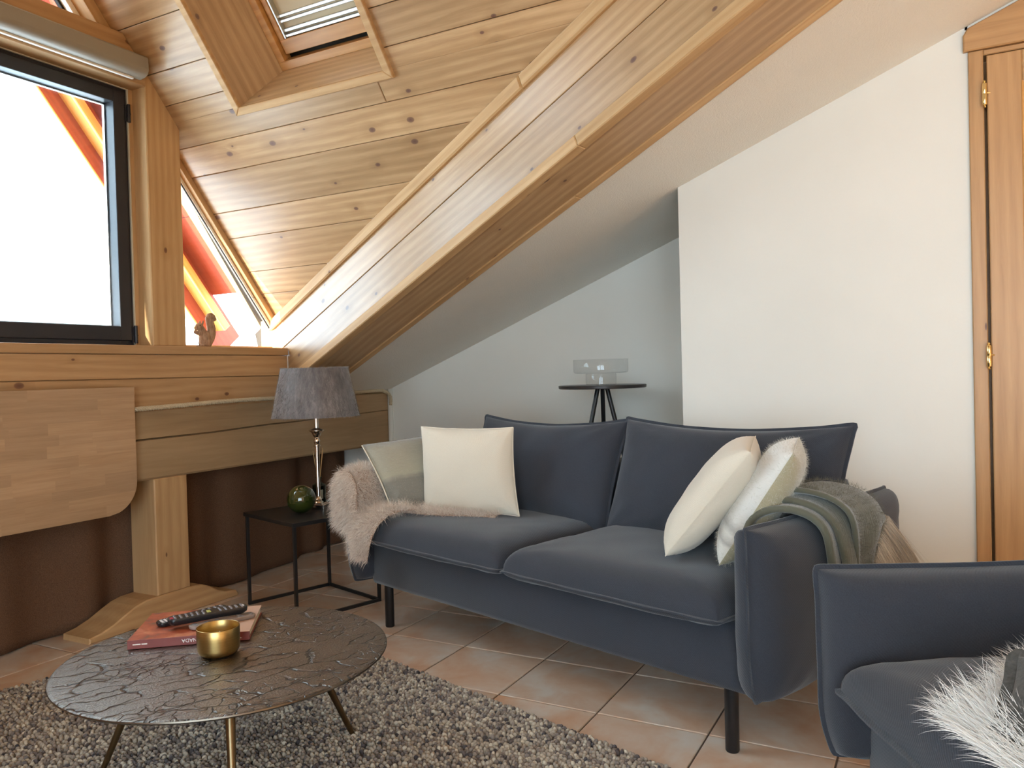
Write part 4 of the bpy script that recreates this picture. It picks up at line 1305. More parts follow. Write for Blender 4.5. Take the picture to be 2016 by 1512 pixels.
# (a) sheet across arm: section in (s,z) swept along t
def sect(t):
    k = 0.090
    pts = []
    for a in np.linspace(-0.55*math.pi, 0.5*math.pi, 13)[::-1]:
        pass
    out = [(-0.205, 0.42), (-0.208, 0.50), (-0.200, 0.56), (-0.180, 0.605), (-0.145, 0.628), (-0.105, 0.632), (-0.065, 0.622), (-0.035, 0.590), (-0.022, 0.54), (-0.010, 0.49), (0.02, 0.474), (0.10, 0.474), (0.20, 0.472), (0.32, 0.470), (0.42, 0.468)]
    return out
ts = [-0.120, -0.10, -0.06, -0.02, 0.03, 0.07]
rows_ = []
for t in ts:
    r = []
    for i in range(11):
        s_, z = sect(t)[i if t <= -0.02 else min(i, 8)]
        z2 = z-0.020 if t <= -0.10 else z
        r.append(Vector((s_*0.82-0.022+0.006*mnoise.noise(Vector((s_*9, t*9, 1))), t, z2+0.008*mnoise.noise(Vector((s_*11, t*11, 4))))))
    rows_.append(r)
K = len(rows_[0])
for r in rows_: vv += r
for j in range(len(rows_)-1):
    for i in range(K-1):
        a = j*K+i; ff.append((a, a+1, a+K+1, a+K))
# strip running along the seat under the pillows
d0 = len(vv)
for i in range(15):
    f = i/14; s_ = -0.03+0.45*f; tc_ = -0.010+0.205*f+0.012*math.sin(f*9)
    hw = 0.050*(1-0.55*f)
    for g in (-1, -0.4, 0.3, 1): vv.append(Vector((s_, tc_+g*hw+0.02, 0.470-0.010*f-0.008*(g < -0.9))))
for i in range(14):
    for g in range(3):
        a = d0+i*4+g; ff.append((a, a+4, a+5, a+1))
# (b) front of the arm
b0 = len(vv)
NF = 7
for j in range(NF+1):
    f = j/NF
    for i in range(11):
        g = i/10
        s_ = -0.178+0.158*g
        top = 0.628-0.06*abs(2*g-1)**3
        bot = 0.40-0.03*g
        z = top+(bot-top)*f
        t = -0.124-0.012*math.sin(math.pi*f)*(1-abs(2*g-1)**2)
        vv.append(Vector((s_, t, z)))
for j in range(NF):
    for i in range(10):
        a = b0+j*11+i; ff.append((a, a+11, a+12, a+1))
# (c) tongue hanging over the seat front
c0 = len(vv)
pathc = [(0.02, 0.482), (-0.04, 0.486), (-0.09, 0.476), (-0.125, 0.445), (-0.142, 0.41), (-0.146, 0.37), (-0.144, 0.335), (-0.140, 0.305)]
for j, (t, z) in enumerate(pathc):
    f = j/(len(pathc)-1)
    sl = -0.105+0.085*f; sr = 0.165-0.110*f**0.8
    for i in range(9):
        g = i/8
        vv.append(Vector((sl+(sr-sl)*g, t+0.010*math.sin(g*7+f*2), z-0.02*abs(2*g-1)**2*(0.3+f)+0.01*math.sin(g*9))))
for j in range(len(pathc)-1):
    for i in range(8):
        a = c0+j*9+i; ff.append((a, a+9, a+10, a+1))
vw = [SOFA_W @ p for p in vv]
inv = WM[fur].inverted()
hide = mesh_obj('hide', [inv @ p for p in vw], ff, simple('fur_backing', lin(186,156,134), 0.9), fur, WM[fur], smooth=True)
P_, N_ = sample_surface(hide, 26000, seed=21)
cen = np.array(S3(-0.05, 0.12, 0.44))
flip = np.sum(N_*(P_-cen), axis=1) < 0; N_[flip] *= -1
out = np.array(-WS)*0.15
strands('fur', P_, N_, 0.038, FURB, hide, grav=1.2, jitter=0.50, width=0.0011, seg=4, comb=out, curl=0.25, seed=23)

# ------------------------------------------------------------------ mohair throw with fringe over the right arm
th = bpy.data.objects.new('mohair_throw', None); reg(th, None, SOFA_W @ Matrix.Translation((1.64, 0.3, 0.62))); tag(th, 'green-grey mohair throw with taupe fringe folded over the sofa armrest', 'throw')
def arm_path(off, s_in, z_in, z_out):
    """section over the right arm: list of (s,z) from the seat side over the top to the outside"""
    s0 = 1.64; r = 0.084+off
    pts = [(s0-r+0.004, z_in)]
    for k in range(9):
        a = math.pi-math.pi*k/8
        pts.append((s0+r*math.cos(a), 0.545+off+0.068*math.sin(a)+0.0))
    nz = 10
    for k in range(1, nz+1):
        pts.append((s0+r+0.006*math.sin(k*0.6), 0.545+off+(z_out-0.545-off)*k/nz))
    return pts
def draped(name, off, tl, tr, skew, z_in, z_out, mat, thick, seed, nT=22, z_out2=None):
    sec = arm_path(off, 0, z_in, z_out)
    K = len(sec); vv = []; ff = []
    for j in range(nT+1):
        f = j/nT
        if z_out2 is not None: sec = arm_path(off, 0, z_in, z_out+(z_out2-z_out)*f)
        for i, (s_, z) in enumerate(sec):
            g = i/(K-1)
            t = tl+(tr-tl)*f+skew*g*(1-0.75*f if z_out2 is not None else 1)
            edge = 0.010*math.exp(-((f)/0.10)**2)
            bump_ = 0.006*mnoise.noise(Vector((t*12, g*6, seed)))+0.004*math.sin(t*40+g*3+seed)
            dirx = math.cos(math.pi*min(1, max(0, g)))*-1
            vv.append(Vector((s_+(bump_+edge*0.3)*(0.4+g), t, z+(bump_+edge)*(1-g))))
    for j in range(nT):
        for i in range(K-1):
            a = j*K+i; ff.append((a, a+1, a+K+1, a+K))
    inv = WM[th].inverted()
    o = mesh_obj(name, [inv @ (SOFA_W @ p) for p in vv], ff, mat, th, WM[th], smooth=True)
    sd = o.modifiers.new('thickness', 'SOLIDIFY'); sd.thickness = thick; sd.offset = 1.0
    bv = o.modifiers.new('soften', 'SUBSURF'); bv.levels = 1; bv.render_levels = 1
    return o, vv, K
lay1, v1, K1 = draped('folded_layer', 0.006, 0.050, 0.30, 0.10, 0.47, 0.20, THROWM, 0.020, 2)
lay2, v2, K2 = draped('folded_layer', 0.026, 0.085, 0.36, 0.10, 0.50, 0.22, THROWM, 0.018, 5)
lay3, v3, K3 = draped('top_layer', 0.046, 0.115, 0.36, 0.10, 0.52, 0.40, THROWM, 0.014, 7, z_out2=0.570)
for L_, nn, sd_ in ((lay1, 2500, 31), (lay2, 3000, 32), (lay3, 6000, 33)):
    P_, N_ = sample_surface(L_, nn, seed=sd_)
    cen = np.array(S3(1.64, 0.3, 0.45)); ax = np.array(WS)
    rel = P_-cen; rel = rel-(rel@ax)[:, None]*ax; fl_ = np.sum(N_*rel, axis=1) < 0; N_[fl_] *= -1
    P2 = P_+N_*0.016
    strands('fuzz', P2, N_, 0.014, FUZZG, L_, grav=0.5, jitter=0.9, width=0.0005, seg=2, seed=sd_)
# fringe from the lower edge of the top layer
edge = [v3[j*K3+K3-1] for j in range(len(v3)//K3)]
fp = []; fn = []
rng = np.random.default_rng(5)
for _ in range(10000):
    f0 = rng.uniform(0, 1)**0.85; f = f0*(len(edge)-1); i = int(min(f, len(edge)-2)); q = edge[i].lerp(edge[i+1], f-i)
    q = q+Vector((0.010+rng.uniform(-0.004, 0.010), rng.uniform(-0.004, 0.004), rng.uniform(-0.005, 0.020)))
    fp.append(tuple(SOFA_W @ q)); fn.append(tuple(-Vector((0,0,1))+US*(0.10+0.22*f0)+WS*(0.15+0.75*f0)))
tone = np.array([0.5+0.9*mnoise.noise(Vector((p[0]*60, p[1]*60, 0))) for p in fp])
strands('fringe', fp, fn, 0.22, FRINGE, lay3, grav=0.55, jitter=0.06, width=0.0011, seg=6, curl=0.10, seed=41, tone=tone, lvar=0.18)

# ------------------------------------------------------------------ sheepskin and felt cushion on the armchair
shp = bpy.data.objects.new('sheepskin', None); reg(shp, None, CH_W @ Matrix.Translation((0.45, 0.3, 0.46))); tag(shp, 'long-haired white sheepskin lying on the armchair seat', 'sheepskin')
vv = []; ff = []
NSx, NSy = 14, 16
for j in range(NSy+1):
    f = j/NSy; t = -0.085+0.50*f
    left = 0.300-0.15*math.sin(f*2.0)+0.02*math.sin(f*9)
    for i in range(NSx+1):
        g = i/NSx; s_ = left+(0.78-left)*g
        z = 0.462-0.10*max(0, (-t-0.05))*4
        vv.append(Vector((s_, t, z)))
for j in range(NSy):
    for i in range(NSx):
        a = j*(NSx+1)+i; ff.append((a, a+1, a+NSx+2, a+NSx+1))
inv = WM[shp].inverted()
hide2 = mesh_obj('hide', [inv @ (CH_W @ p) for p in vv], ff, simple('sheepskin_backing', lin(226,220,210), 0.9), shp, WM[shp], smooth=True)
P_, N_ = sample_surface(hide2, 34000, seed=51)
N_[N_[:, 2] < 0] *= -1
strands('fur', P_, N_, 0.060, FURW, hide2, grav=1.0, jitter=0.30, width=0.0013, seg=5, comb=np.array(-WD)*0.9-np.array(BD)*0.25, curl=0.25, seed=52)
fc, fcc = pillow('felt_cushion', 'dark grey felt cushion with a raised seam resting on the sheepskin', [C3(0.400, -0.075, 0.455), C3(0.70, 0.20, 0.470), C3(0.62, 0.36, 0.57), C3(0.280, 0.040, 0.540)], 0.05, [FELT], fl=0.016, ears=0.02, seed=9)
# ------------------------------------------------------------------ rug of felted wool pebbles
RU = Vector((0.275, 0.961, 0)).normalized(); RV = Vector((RU.y, -RU.x, 0))   # along the right edge / into the room
RC = Vector((-2.397, -2.413, 0))
rug = bpy.data.objects.new('rug', None); reg(rug, None, frame(RC, RU, RV, (0,0,-1)) if False else Matrix.Translation(RC)); tag(rug, 'grey and cream rug of felted wool pebbles under the coffee table', 'rug')
m = MB()
LR_, WR_ = 2.6, 1.9
q = [RC, RC+RU*LR_, RC+RU*LR_+RV*WR_, RC+RV*WR_]
m.add([p+Vector((0,0,0.0005)) for p in q]+[p+Vector((0,0,0.008)) for p in q], [(0,1,2,3) , (7,6,5,4), (0,4,5,1), (1,5,6,2), (2,6,7,3), (3,7,4,0)])
m.build('backing', RUGBASE, rug)
def beads():
    rng = np.random.default_rng(77)
    sp = 0.0122
    nu, nv = int(LR_/sp), int(1.45/sp)
    I, J = np.meshgrid(np.arange(nu), np.arange(nv), indexing='ij')
    u = (I+0.5*(J % 2)+rng.uniform(-0.32, 0.32, I.shape))*sp; v = (J+rng.uniform(-0.32, 0.32, I.shape))*sp
    u = u.ravel(); v = v.ravel(); n = len(u)
    ang = rng.uniform(0, math.pi, n)
    rx = rng.uniform(0.0066, 0.0100, n); ry = rng.uniform(0.0054, 0.0072, n); hz = rng.uniform(0.009, 0.0145, n)
    prof = [(1.0, 0.0), (0.93, 0.45), (0.60, 0.83), (0.0, 1.0)]
    seg = 7
    loc = []
    for r, z in prof[:-1]:
        for k in range(seg): loc.append((r*math.cos(2*math.pi*k/seg), r*math.sin(2*math.pi*k/seg), z))
    loc.append((0, 0, 1.0)); loc = np.array(loc); K = len(loc)
    faces = []
    for r in range(2):
        for k in range(seg): faces.append((r*seg+k, r*seg+(k+1) % seg, (r+1)*seg+(k+1) % seg, (r+1)*seg+k))
    tri = [(2*seg+k, 2*seg+(k+1) % seg, 3*seg) for k in range(seg)]
    lx = loc[None, :, 0]*rx[:, None]; ly = loc[None, :, 1]*ry[:, None]
    ca, sa = np.cos(ang)[:, None], np.sin(ang)[:, None]
    pu = u[:, None]+lx*ca-ly*sa; pv = v[:, None]+lx*sa+ly*ca; pz = 0.0075+loc[None, :, 2]*hz[:, None]
    co = np.zeros((n, K, 3))
    for d in range(3): co[..., d] = RU[d]*pu+RV[d]*pv
    co[..., 2] = pz
    base = np.arange(n)*K
    Q = (base[:, None, None]+np.array(faces)[None]).reshape(-1, 4); T = (base[:, None, None]+np.array(tri)[None]).reshape(-1, 3)
    Q = Q[:, ::-1] if False else Q
    me = bpy.data.meshes.new('wool_pebbles')
    me.vertices.add(n*K); me.vertices.foreach_set('co', co.ravel())
    me.loops.add(Q.size+T.size); me.loops.foreach_set('vertex_index', np.concatenate([Q.ravel(), T.ravel()]).astype(np.int32))
    me.polygons.add(len(Q)+len(T)); me.polygons.foreach_set('loop_start', np.concatenate([np.arange(len(Q))*4, Q.size+np.arange(len(T))*3]).astype(np.int32))
    me.update(calc_edges=True)
    at = me.attributes.new('tone', 'FLOAT', 'POINT')
    at.data.foreach_set('value', np.repeat(np.clip(rng.beta(1.5, 1.25, n), 0, 1), K).astype(np.float32))
    me.polygons.foreach_set('use_smooth', [True]*len(me.polygons))
    me.materials.append(RUGM)
    o = bpy.data.objects.new('wool_pebbles', me); o['kind'] = 'stuff'
    reg(o, rug, WM[rug])
beads()
RUGZ = 0.018

# ------------------------------------------------------------------ coffee table
TC = Vector((-1.409, -1.594, 0)); TR, TZ = 0.398, 0.310
ctab = empty('coffee_table', (TC.x, TC.y, RUGZ), math.radians(-28)); tag(ctab, 'round coffee table with a cracked bronze top on three splayed legs', 'table')
m = MB(); m.lathe([(0, TZ-0.012), (TR-0.020, TZ-0.012), (TR-0.006, TZ-0.010), (TR, TZ-0.005), (TR-0.001, TZ-0.002)], 128)
Wt = Matrix.Translation((TC.x, TC.y, 0))@Matrix.Rotation(math.radians(-28), 4, 'Z')
# grooved casting as real relief on the top
NA, NR = 220, 110
vv = [Vector((0, 0, TZ))]; ff = []
for r in range(1, NR+1):
    rr = (TR-0.001)*r/NR
    for k in range(NA):
        a = 2*math.pi*k/NA
        vv.append(Vector((rr*math.cos(a), rr*math.sin(a), TZ if rr < TR-0.006 else TZ-0.002*((rr-TR+0.006)/0.005)**2)))
for k in range(NA): ff.append((0, 1+k, 1+(k+1) % NA))
for r in range(NR-1):
    for k in range(NA):
        a = 1+r*NA; b = a+NA
        ff.append((a+k, b+k, b+(k+1) % NA, a+(k+1) % NA))
mesh_obj('table_top', vv, ff, BRONZE, ctab, Wt, smooth=True)
m.build('rim', BRONZE_RIM, ctab, Wt, smooth=True, autosmooth=40)
for (fx, fy), mt in (((-1.690, -1.435), LEGBR), ((-1.245, -1.875), LEGBR), ((-1.190, -1.345), LEGBR)):
    d = Vector((fx-TC.x, fy-TC.y, 0)); dn_ = d.normalized()
    top = TC+dn_*(d.length*0.62)+Vector((0, 0, TZ-0.012)); bot = Vector((fx, fy, RUGZ-0.004))
    mm = MB(); mm.tube([top, bot], [0.0125, 0.0068], 20); mm.build('leg', mt, ctab, smooth=True, autosmooth=40)

# ------------------------------------------------------------------ book
BFL = Vector((-1.314, -1.853, 0)); BSD = Vector((-0.622, 0.783, 0)).normalized(); BPD = Vector((-BSD.y, BSD.x, 0))
BZ0 = TZ+0.0005; BH = 0.0235; BWD, BDP = 0.303, 0.240
Wb = frame(BFL+Vector((0,0,BZ0)), BSD, BPD, (0,0,1))
book = bpy.data.objects.new('book', None); reg(book, None, Wb); tag(book, 'large red picture book with CANADA on its spine lying on the coffee table', 'book')
m = MB(); m.box((0.003, 0.003, 0.0025), (BWD-0.004, BDP-0.005, BH-0.0025)); m.build('pages', PAGES, book, Wb)
m = MB(); m.box((0, 0, BH-0.0025), (BWD, BDP, BH), c=0.0006); m.build('front_cover', COVER, book, Wb)
m = MB(); m.box((0, 0, 0), (BWD, BDP, 0.0025), c=0.0006); m.build('back_cover', SPINE, book, Wb)
m = MB(); m.box((0, -0.0012, 0.0006), (BWD, 0.003, BH-0.0006), c=0.0004); m.build('spine', SPINE, book, Wb)
def text_mesh(name, body, size, mat, parent, W):
    cu = bpy.data.curves.new(name, 'FONT'); cu.body = body; cu.size = size; cu.extrude = 0.00015; cu.align_x = 'LEFT'
    t = bpy.data.objects.new(name+'_tmp', cu); COL.objects.link(t)
    bpy.context.view_layer.update()
    me = bpy.data.meshes.new_from_object(t.evaluated_get(bpy.context.evaluated_depsgraph_get()))
    bpy.data.objects.remove(t, do_unlink=True); bpy.data.curves.remove(cu)
    me.materials.clear(); me.materials.append(mat)
    o = bpy.data.objects.new(name, me); return reg(o, parent, W)
text_mesh('lettering', 'CANADA', 0.0135, INK, book, frame(Wb @ Vector((0.190, -0.0015, 0.0165)), -BSD, (0,0,-1)))
m = MB(); m.box((0.013, -0.0017, 0.0105), (0.0325, -0.0012, 0.0135)); m.box((0.0345, -0.0017, 0.0105), (0.0485, -0.0012, 0.0135)); m.build('lettering', INK, book, Wb)
m = MB()
m.add([(0.262, -0.0014, 0.004), (0.283, -0.0014, 0.007), (0.275, -0.0014, 0.013), (0.262, -0.0014, 0.016), (0.262, -0.0018, 0.004), (0.283, -0.0018, 0.007), (0.275, -0.0018, 0.013), (0.262, -0.0018, 0.016)], [(0,1,2,3),(7,6,5,4),(0,4,5,1),(1,5,6,2),(2,6,7,3),(3,7,4,0)]); m.build('spine_print', INK, book, Wb)
BTOP = BZ0+BH

# ------------------------------------------------------------------ remote controls
def remote(label, p0, p1, z0, w, h, tilt, body_mat, cols, rows, seed, round_ends=True):
    p0 = Vector((*p0, z0)); p1 = Vector((*p1, z0+tilt))
    ex = (p1-p0); L = ex.length; ex.normalize()
    ey = Vector((0,0,1)).cross(ex).normalized(); ez = ex.cross(ey)
    W = frame(p0, ex, ey, ez)
    root = bpy.data.objects.new('remote_control', None); reg(root, None, W); tag(root, label, 'remote', 'remote controls on the book')
    # body: rounded slab, slimmer underneath
    n = 10; outl = []
    r = w/2*0.75
    for cx, cy, a0 in ((L-r, w/2-r, 0), (r, w/2-r, 90), (r, -w/2+r, 180), (L-r, -w/2+r, 270)):
        for k in range(n+1):
            a = math.radians(a0+90*k/n); outl.append((cx+r*math.cos(a), cy+r*math.sin(a)))
    K = len(outl); vv = []; cxm = L/2
    for f, z in ((0.86, 0.0), (0.97, h*0.25), (1.0, h*0.7), (0.99, h*0.92), (0.965, h)):
        for x, y in outl: vv.append((cxm+(x-cxm)*(0.5+0.5*f if True else f), y*f, z))
    ff = [tuple(range(K-1, -1, -1))]+[(l*K+i, l*K+(i+1) % K, (l+1)*K+(i+1) % K, (l+1)*K+i) for l in range(4) for i in range(K)]+[tuple(4*K+i for i in range(K))]
    mesh_obj('case', vv, ff, body_mat, root, W, smooth=True, autosmooth=35)
    rng = random.Random(seed)
    m = MB(); mw = MB()
    for i in range(rows):
        for j in range(cols):
            x = L*0.09+(L*0.84)*i/(rows-1); y = (j-(cols-1)/2)*w*0.78/cols
            if abs(i-rows*0.5) < 0.6 : continue
            bw, bl = w*0.15, L*0.84/rows*0.30
            (m).lathe([(0, 0.0016), (bw*0.7, 0.0014), (bw, 0.0004), (bw, -0.001)], 8, Matrix.Translation((x, y, h))@Matrix.Diagonal((bl/bw*1.0, 1, 1, 1)))
    m.build('buttons', BTN, root, W, smooth=True)['kind'] = 'stuff'
    return root, W, L, h
r1, W1, L1, h1 = remote('long black television remote propped on top of the other remotes', (-1.420, -1.832), (-1.600, -1.728), BTOP+0.012, 0.046, 0.017, 0.002, REMOTE, 3, 13, 1)
m = MB(); m.box((L1*0.025, -0.012, h1), (L1*0.065, 0.004, h1+0.0012), c=0.0005); m.build('red_button', BTNR, r1, W1)
m = MB(); m.box((L1*0.48, -0.010, h1), (L1*0.53, 0.010, h1+0.0014), c=0.0005); m.build('colour_button', BTNG, r1, W1)
m = MB(); m.box((L1*0.925, -0.008, h1), (L1*0.96, 0.006, h1+0.0012), c=0.0005); m.build('power_button', BTNW, r1, W1)
r2_, W2_, L2_, h2_ = remote('flat black remote with white keys lying behind the long remote', (-1.422, -1.878), (-1.602, -1.812), BTOP+0.0005, 0.042, 0.012, 0.006, REMOTE, 3, 11, 2)
m = MB()
for k in range(3): m.box((L2_*(0.05+0.05*k), -0.017, h2_), (L2_*(0.085+0.05*k), 0.012, h2_+0.0012), c=0.0004)
m.build('white_keys', BTNW, r2_, W2_)
r3, W3, L3, h3 = remote('small grey remote underneath the long black remote', (-1.440, -1.772), (-1.600, -1.700), BTOP+0.0005, 0.036, 0.011, 0.0, REMOTEG, 2, 6, 3)

# ------------------------------------------------------------------ brass candle bowl
bw = empty('candle_bowl', (-1.392, -1.607, TZ)); tag(bw, 'brushed brass bowl candle standing in front of the book', 'candle')
prof = [(0, 0.0)]
for k in range(9):
    a = -math.pi/2+math.pi/2*k/8
    prof.append((0.033+0.018*math.cos(a), 0.019+0.019*math.sin(a)))
prof += [(0.0522, 0.045), (0.0520, 0.0695), (0.0513, 0.0705), (0.0505, 0.0695), (0.0507, 0.045), (0.0495, 0.022), (0.045, 0.013), (0, 0.012)]
m = MB(); m.lathe(prof, 64, Matrix.Translation((-1.392, -1.607, TZ+0.0005))); m.build('bowl', BRASS, bw, smooth=True)
m = MB(); m.lathe([(0, 0.040), (0.047, 0.0395), (0.0502, 0.0415), (0.0503, 0.030), (0, 0.030)], 48, Matrix.Translation((-1.392, -1.607, TZ+0.0005))); m.build('wax', WAX, bw, smooth=True, autosmooth=40)
m = MB(); m.tube([(-1.392, -1.607, TZ+0.039), (-1.391, -1.606, TZ+0.052), (-1.393, -1.602, TZ+0.058)], 0.0011, 6); m.build('wick', WICK, bw, smooth=True)

# ------------------------------------------------------------------ black side table
SA = Vector((-2.520, -2.715, 0)); E1 = Vector((0.29, 0.957, 0)).normalized(); E2 = Vector((-E1.y, E1.x, 0)); SS = 0.42; SZ = 0.410
stb = bpy.data.objects.new('side_table', None); Ws = frame(SA, E1, E2, (0,0,1)); reg(stb, None, Ws); tag(stb, 'square black metal side table with a thin frame beside the sofa', 'table')
m = MB(); m.box((-0.006, -0.006, SZ-0.016), (SS+0.006, SS+0.006, SZ), c=0.0015); m.build('table_top', BLACK, stb, Ws)
bt = 0.0065
for a, b in ((0, 0), (SS, 0), (0, SS), (SS, SS)):
    m = MB(); m.box((a-bt if a else 0, b-bt if b else 0, 0), (a+bt if not a else SS, b+bt if not b else SS, SZ-0.015), c=0.001); 
    m = MB(); ca = min(max(a, bt), SS-bt); cb = min(max(b, bt), SS-bt); m.box((ca-bt, cb-bt, 0), (ca+bt, cb+bt, SZ-0.015), c=0.001); m.build('leg', BLACK, stb, Ws)
for lo, hi in (((bt*2, 0, 0), (SS-bt*2, bt*2, bt*2)), ((bt*2, SS-bt*2, 0), (SS-bt*2, SS, bt*2)), ((0, bt*2, 0), (bt*2, SS-bt*2, bt*2)), ((SS-bt*2, bt*2, 0), (SS, SS-bt*2, bt*2))):
    if lo[0] == bt*2 and lo[1] == 0: continue     # open towards the window side
    m = MB(); m.box(lo, hi, c=0.001); m.build('floor_rail', BLACK, stb, Ws)

# ------------------------------------------------------------------ table lamp
LP = Vector((-2.728, -2.474, SZ))
lamp = bpy.data.objects.new('table_lamp', None); Wl = Matrix.Translation(LP)@Matrix.Rotation(math.radians(17), 4, 'Z'); reg(lamp, None, Wl); tag(lamp, 'nickel table lamp with a tapered grey cowhide shade', 'lamp')
m = MB(); m.box((-0.042, -0.042, 0.0), (0.042, 0.042, 0.020), c=0.002); m.box((-0.030, -0.030, 0.020), (0.030, 0.030, 0.026), c=0.002); m.build('foot', NICKEL, lamp, Wl)
stem = [(0.022, 0.026), (0.02, 0.03), (0.013, 0.034), (0.016, 0.04), (0.011, 0.046), (0.0085, 0.06), (0.0105, 0.277), (0.016, 0.28), (0.016, 0.285), (0.01, 0.289), (0.014, 0.298), (0.0155, 0.306), (0.011, 0.315), (0.01, 0.32), (0.017, 0.328), (0.021, 0.337), (0.0225, 0.342), (0.0345, 0.35), (0.035, 0.354), (0.02, 0.358), (0.01, 0.363), (0.01, 0.462), (0, 0.462)]
m = MB(); m.lathe([(0, 0.026)]+stem, 32); m.build('stem', NICKEL, lamp, Wl, smooth=True, autosmooth=45)
SB, ST, ZB, ZT = 0.193, 0.148, 0.414, 0.632
m = MB(); m.lathe([(SB, ZB), (ST, ZT), (ST-0.004, ZT), (SB-0.004, ZB)], 96, closed=True)
shade = m.build('shade', HIDE, lamp, Wl, smooth=True, autosmooth=60)
m = MB(); m.tube([(0, 0, 0.44), (0, 0, ZT-0.03)], 0.006, 12)
for k in range(3):
    a = 2*math.pi*k/3; m.tube([(0, 0, ZT-0.03), ((ST-0.006)*math.cos(a), (ST-0.006)*math.sin(a), ZT-0.012)], 0.0025, 8)
m.build('shade_carrier', NICKEL, lamp, Wl, smooth=True, autosmooth=45)
m = MB(); m.lathe([(0, 0.44), (0.017, 0.445), (0.02, 0.47), (0.030, 0.51), (0.028, 0.54), (0, 0.558)], 24); m.build('bulb', simple('frosted_bulb', lin(230,226,216), 0.4), lamp, Wl, smooth=True)
P_, N_ = sample_surface(shade, 16000, seed=61)
ctr = np.array(LP); rad = (P_-ctr)[:, :2]; f_ = np.sum(N_[:, :2]*rad, axis=1) < 0
P_, N_ = P_[~f_], N_[~f_]
tn = np.array([0.5+0.9*mnoise.noise(Vector((p[0]*22, p[1]*22, p[2]*9))) for p in P_])
strands('hair', P_, N_, 0.010, HIDEF, shade, grav=1.2, jitter=0.35, width=0.0009, seg=2, comb=(0,0,-1.6), seed=62, tone=tn)
# hair standing over the top rim
ang = np.random.default_rng(3).uniform(0, 2*math.pi, 1500)
Pr = np.stack([LP.x+ST*np.cos(ang), LP.y+ST*np.sin(ang), np.full(1500, LP.z+ZT-0.001)], 1); Nr = np.stack([0.3*np.cos(ang), 0.3*np.sin(ang), np.ones(1500)], 1)
strands('hair', Pr, Nr, 0.007, HIDEF, shade, grav=0.3, jitter=0.5, width=0.0007, seg=2, seed=63, tone=np.full(1500, 0.9))

# ------------------------------------------------------------------ green glass ball, reed diffuser
gb = Vector((-2.598, -2.455, SZ+0.061))
m = MB(); m.lathe([(0.062*math.sin(math.pi*k/32) if 0 < k < 32 else 0, -0.061*math.cos(math.pi*k/32)) for k in range(33)], 48, Matrix.Translation(gb))
o = m.build('glass_ball', BALLG, None, smooth=True); tag(o, 'dark green glass ball on the black side table', 'ornament')
df = Vector((-2.806, -2.540, SZ)); dif = empty('reed_diffuser', df); tag(dif, 'pale green glass reed diffuser bottle standing behind the lamp stem', 'diffuser')
Md = Matrix.Translation(df+Vector((0,0,0.0005)))
m = MB(); m.lathe([(0, 0), (0.028, 0.0), (0.0305, 0.003), (0.0305, 0.086), (0.0285, 0.093), (0.020, 0.098), (0.0125, 0.102), (0.0115, 0.106), (0.0115, 0.122), (0.0155, 0.124), (0.0155, 0.128), (0.0095, 0.128), (0.0095, 0.104), (0.018, 0.096), (0.0265, 0.091), (0.0285, 0.084), (0.0285, 0.006), (0, 0.005)], 32, Md); m.build('bottle', BOTTLEG, dif, smooth=True, autosmooth=50)
m = MB(); m.lathe([(0, 0.0055), (0.028, 0.0058), (0.0282, 0.060), (0, 0.060)], 32, Md); m.build('liquid', thin_glass('diffuser_oil', (0.55, 0.66, 0.52), 0.3), dif, smooth=True, autosmooth=50)
m = MB(); a0 = math.radians(20); pts = []
for k in range(9):
    a = a0+math.radians(56)*k/8; pts.append((0.0312*math.cos(a), 0.0312*math.sin(a)))
m.add([(df.x+x, df.y+y, SZ+0.030) for x, y in pts]+[(df.x+x, df.y+y, SZ+0.072) for x, y in pts], [(k, k+1, 9+k+1, 9+k) for k in range(8)]); lab = m.build('paper_label', LABELP, dif, smooth=True)
for dx, dy, h in ((0.012, 0.020, 0.245), (0.004, 0.034, 0.255), (-0.018, 0.012, 0.262), (0.020, -0.012, 0.25)):
    m = MB(); m.tube([(df.x-dx*0.4, df.y-dy*0.4, SZ+0.012), (df.x+dx*1.0, df.y+dy*1.0, SZ+h)], 0.0016, 6); m.build('reed', REED, dif, smooth=True)

# ------------------------------------------------------------------ round stand and glass bowl behind the sofa
RS = Vector((-3.47, -1.385, 0)); RZ = 0.930
rst = empty('plant_stand', RS); tag(rst, 'round dark tripod stand behind the sofa carrying a glass bowl', 'stand')
m = MB(); m.lathe([(0, RZ-0.016), (0.199, RZ-0.016), (0.204, RZ-0.013), (0.205, RZ-0.002), (0.203, RZ), (0, RZ)], 96, Matrix.Translation(RS)); m.build('table_top', STOOLTOP, rst, smooth=True, autosmooth=40)
for a in (200, 328, 80):
    a = math.radians(a); d = Vector((math.cos(a), math.sin(a), 0))
    m = MB(); m.tube([RS+d*0.026+Vector((0,0,RZ-0.014)), RS+d*0.265], [0.0105, 0.0095], 16); m.build('leg', LEGBLK, rst, smooth=True, autosmooth=40)
gbw = RS+Vector((0.0, -0.005, RZ)); m = MB()
m.lathe([(0, 0.055), (0.10, 0.0545), (0.121, 0.056), (0.1270, 0.062), (0.1280, 0.070), (0.1280, 0.118), (0.1270, 0.1195), (0.1258, 0.118)], 64, Matrix.Translation(gbw))
m.lathe([(0, 0.0008), (0.066, 0.0008), (0.0715, 0.004), (0.0718, 0.047), (0.070, 0.0535)], 64, Matrix.Translation(gbw))
o = m.build('glass_bowl', BOWLG, None, smooth=True, autosmooth=50); tag(o, 'wide clear glass bowl on a narrower foot standing on the round stand', 'bowl')

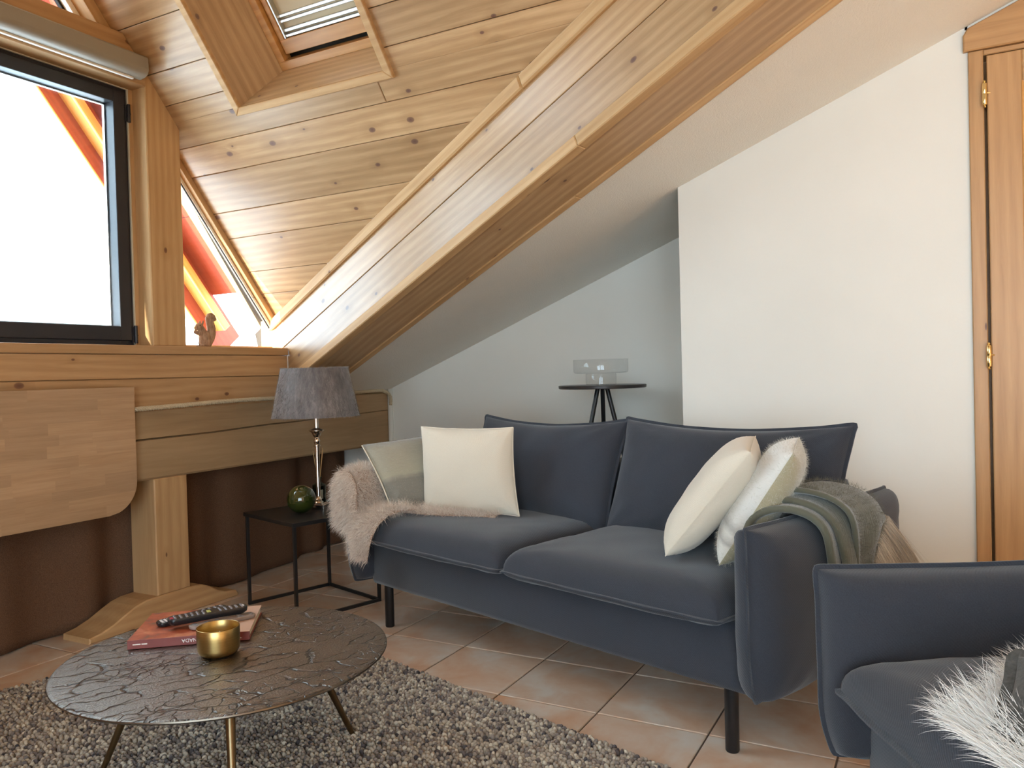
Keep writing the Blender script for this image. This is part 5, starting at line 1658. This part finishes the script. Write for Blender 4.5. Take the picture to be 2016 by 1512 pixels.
# ------------------------------------------------------------------ squirrel figurine
sq = empty('squirrel_figurine', (-2.535, -2.955, 1.152)); tag(sq, 'small brown squirrel figurine with a curled tail on the window sill', 'figurine')
bm = bmesh.new()
def blob(c, r, rot=0.0):
    M_ = Matrix.Translation(c)@Matrix.Rotation(rot, 4, 'Y')@Matrix.Diagonal((r[0], r[1], r[2], 1))
    bmesh.ops.create_icosphere(bm, subdivisions=3, radius=1.0, matrix=M_)
# local x to the tail (right in the view), z up
blob((0.000, 0, 0.040), (0.026, 0.024, 0.040), 0.15)      # body
blob((0.004, 0.012, 0.020), (0.026, 0.014, 0.022))        # haunches
blob((0.004, -0.012, 0.020), (0.026, 0.014, 0.022))
blob((-0.014, 0, 0.072), (0.019, 0.018, 0.024), 0.3)      # chest
blob((-0.026, 0, 0.092), (0.020, 0.017, 0.018), 0.3)      # head
blob((-0.042, 0, 0.086), (0.011, 0.010, 0.009), 0.2)      # muzzle
for s_ in (-1, 1):
    blob((-0.014, 0.010*s_, 0.112), (0.005, 0.003, 0.011), 0.2)   # ears
    blob((-0.034, 0.009*s_, 0.064), (0.016, 0.005, 0.006), 0.5)   # arms
    blob((-0.018, 0.012*s_, 0.005), (0.018, 0.007, 0.006))        # feet
for k in range(15):
    f = k/14
    if f < 0.72:
        g = f/0.72; c = (0.026+0.016*math.sin(g*math.pi), 0, 0.014+0.118*g); r = 0.012+0.012*math.sin(math.pi*min(1, g*0.9))
    else:
        g = (f-0.72)/0.28; a = math.pi*(1-g)*0.95+0.1; c = (0.044+0.014*math.cos(a+0.2), 0, 0.130+0.016*math.sin(a)); r = 0.018-0.007*g
    blob(c, (r, 0.013, r))
blob((-0.048, 0, 0.068), (0.009, 0.009, 0.009))
mm = MB(); mm.bm(bm)
Wq = Matrix.Translation((-2.535, -2.955, 1.152))@Matrix.Rotation(math.radians(180), 4, 'Z')
body = mm.build('body', SQM, sq, Wq, smooth=True)
rmod = body.modifiers.new('one_surface', 'REMESH'); rmod.mode = 'VOXEL'; rmod.voxel_size = 0.0022; rmod.use_smooth_shade = True
for s_ in (-1, 1):
    m = MB(); m.lathe([(0, 0.0), (0.0022, 0.001), (0.0028, 0.0), (0, -0.002)], 10, Matrix.Translation((-0.034, 0.0148*s_, 0.097))@Matrix.Rotation(math.radians(-90*s_), 4, 'X')); m.build('eye', REMOTE, sq, Wq, smooth=True)
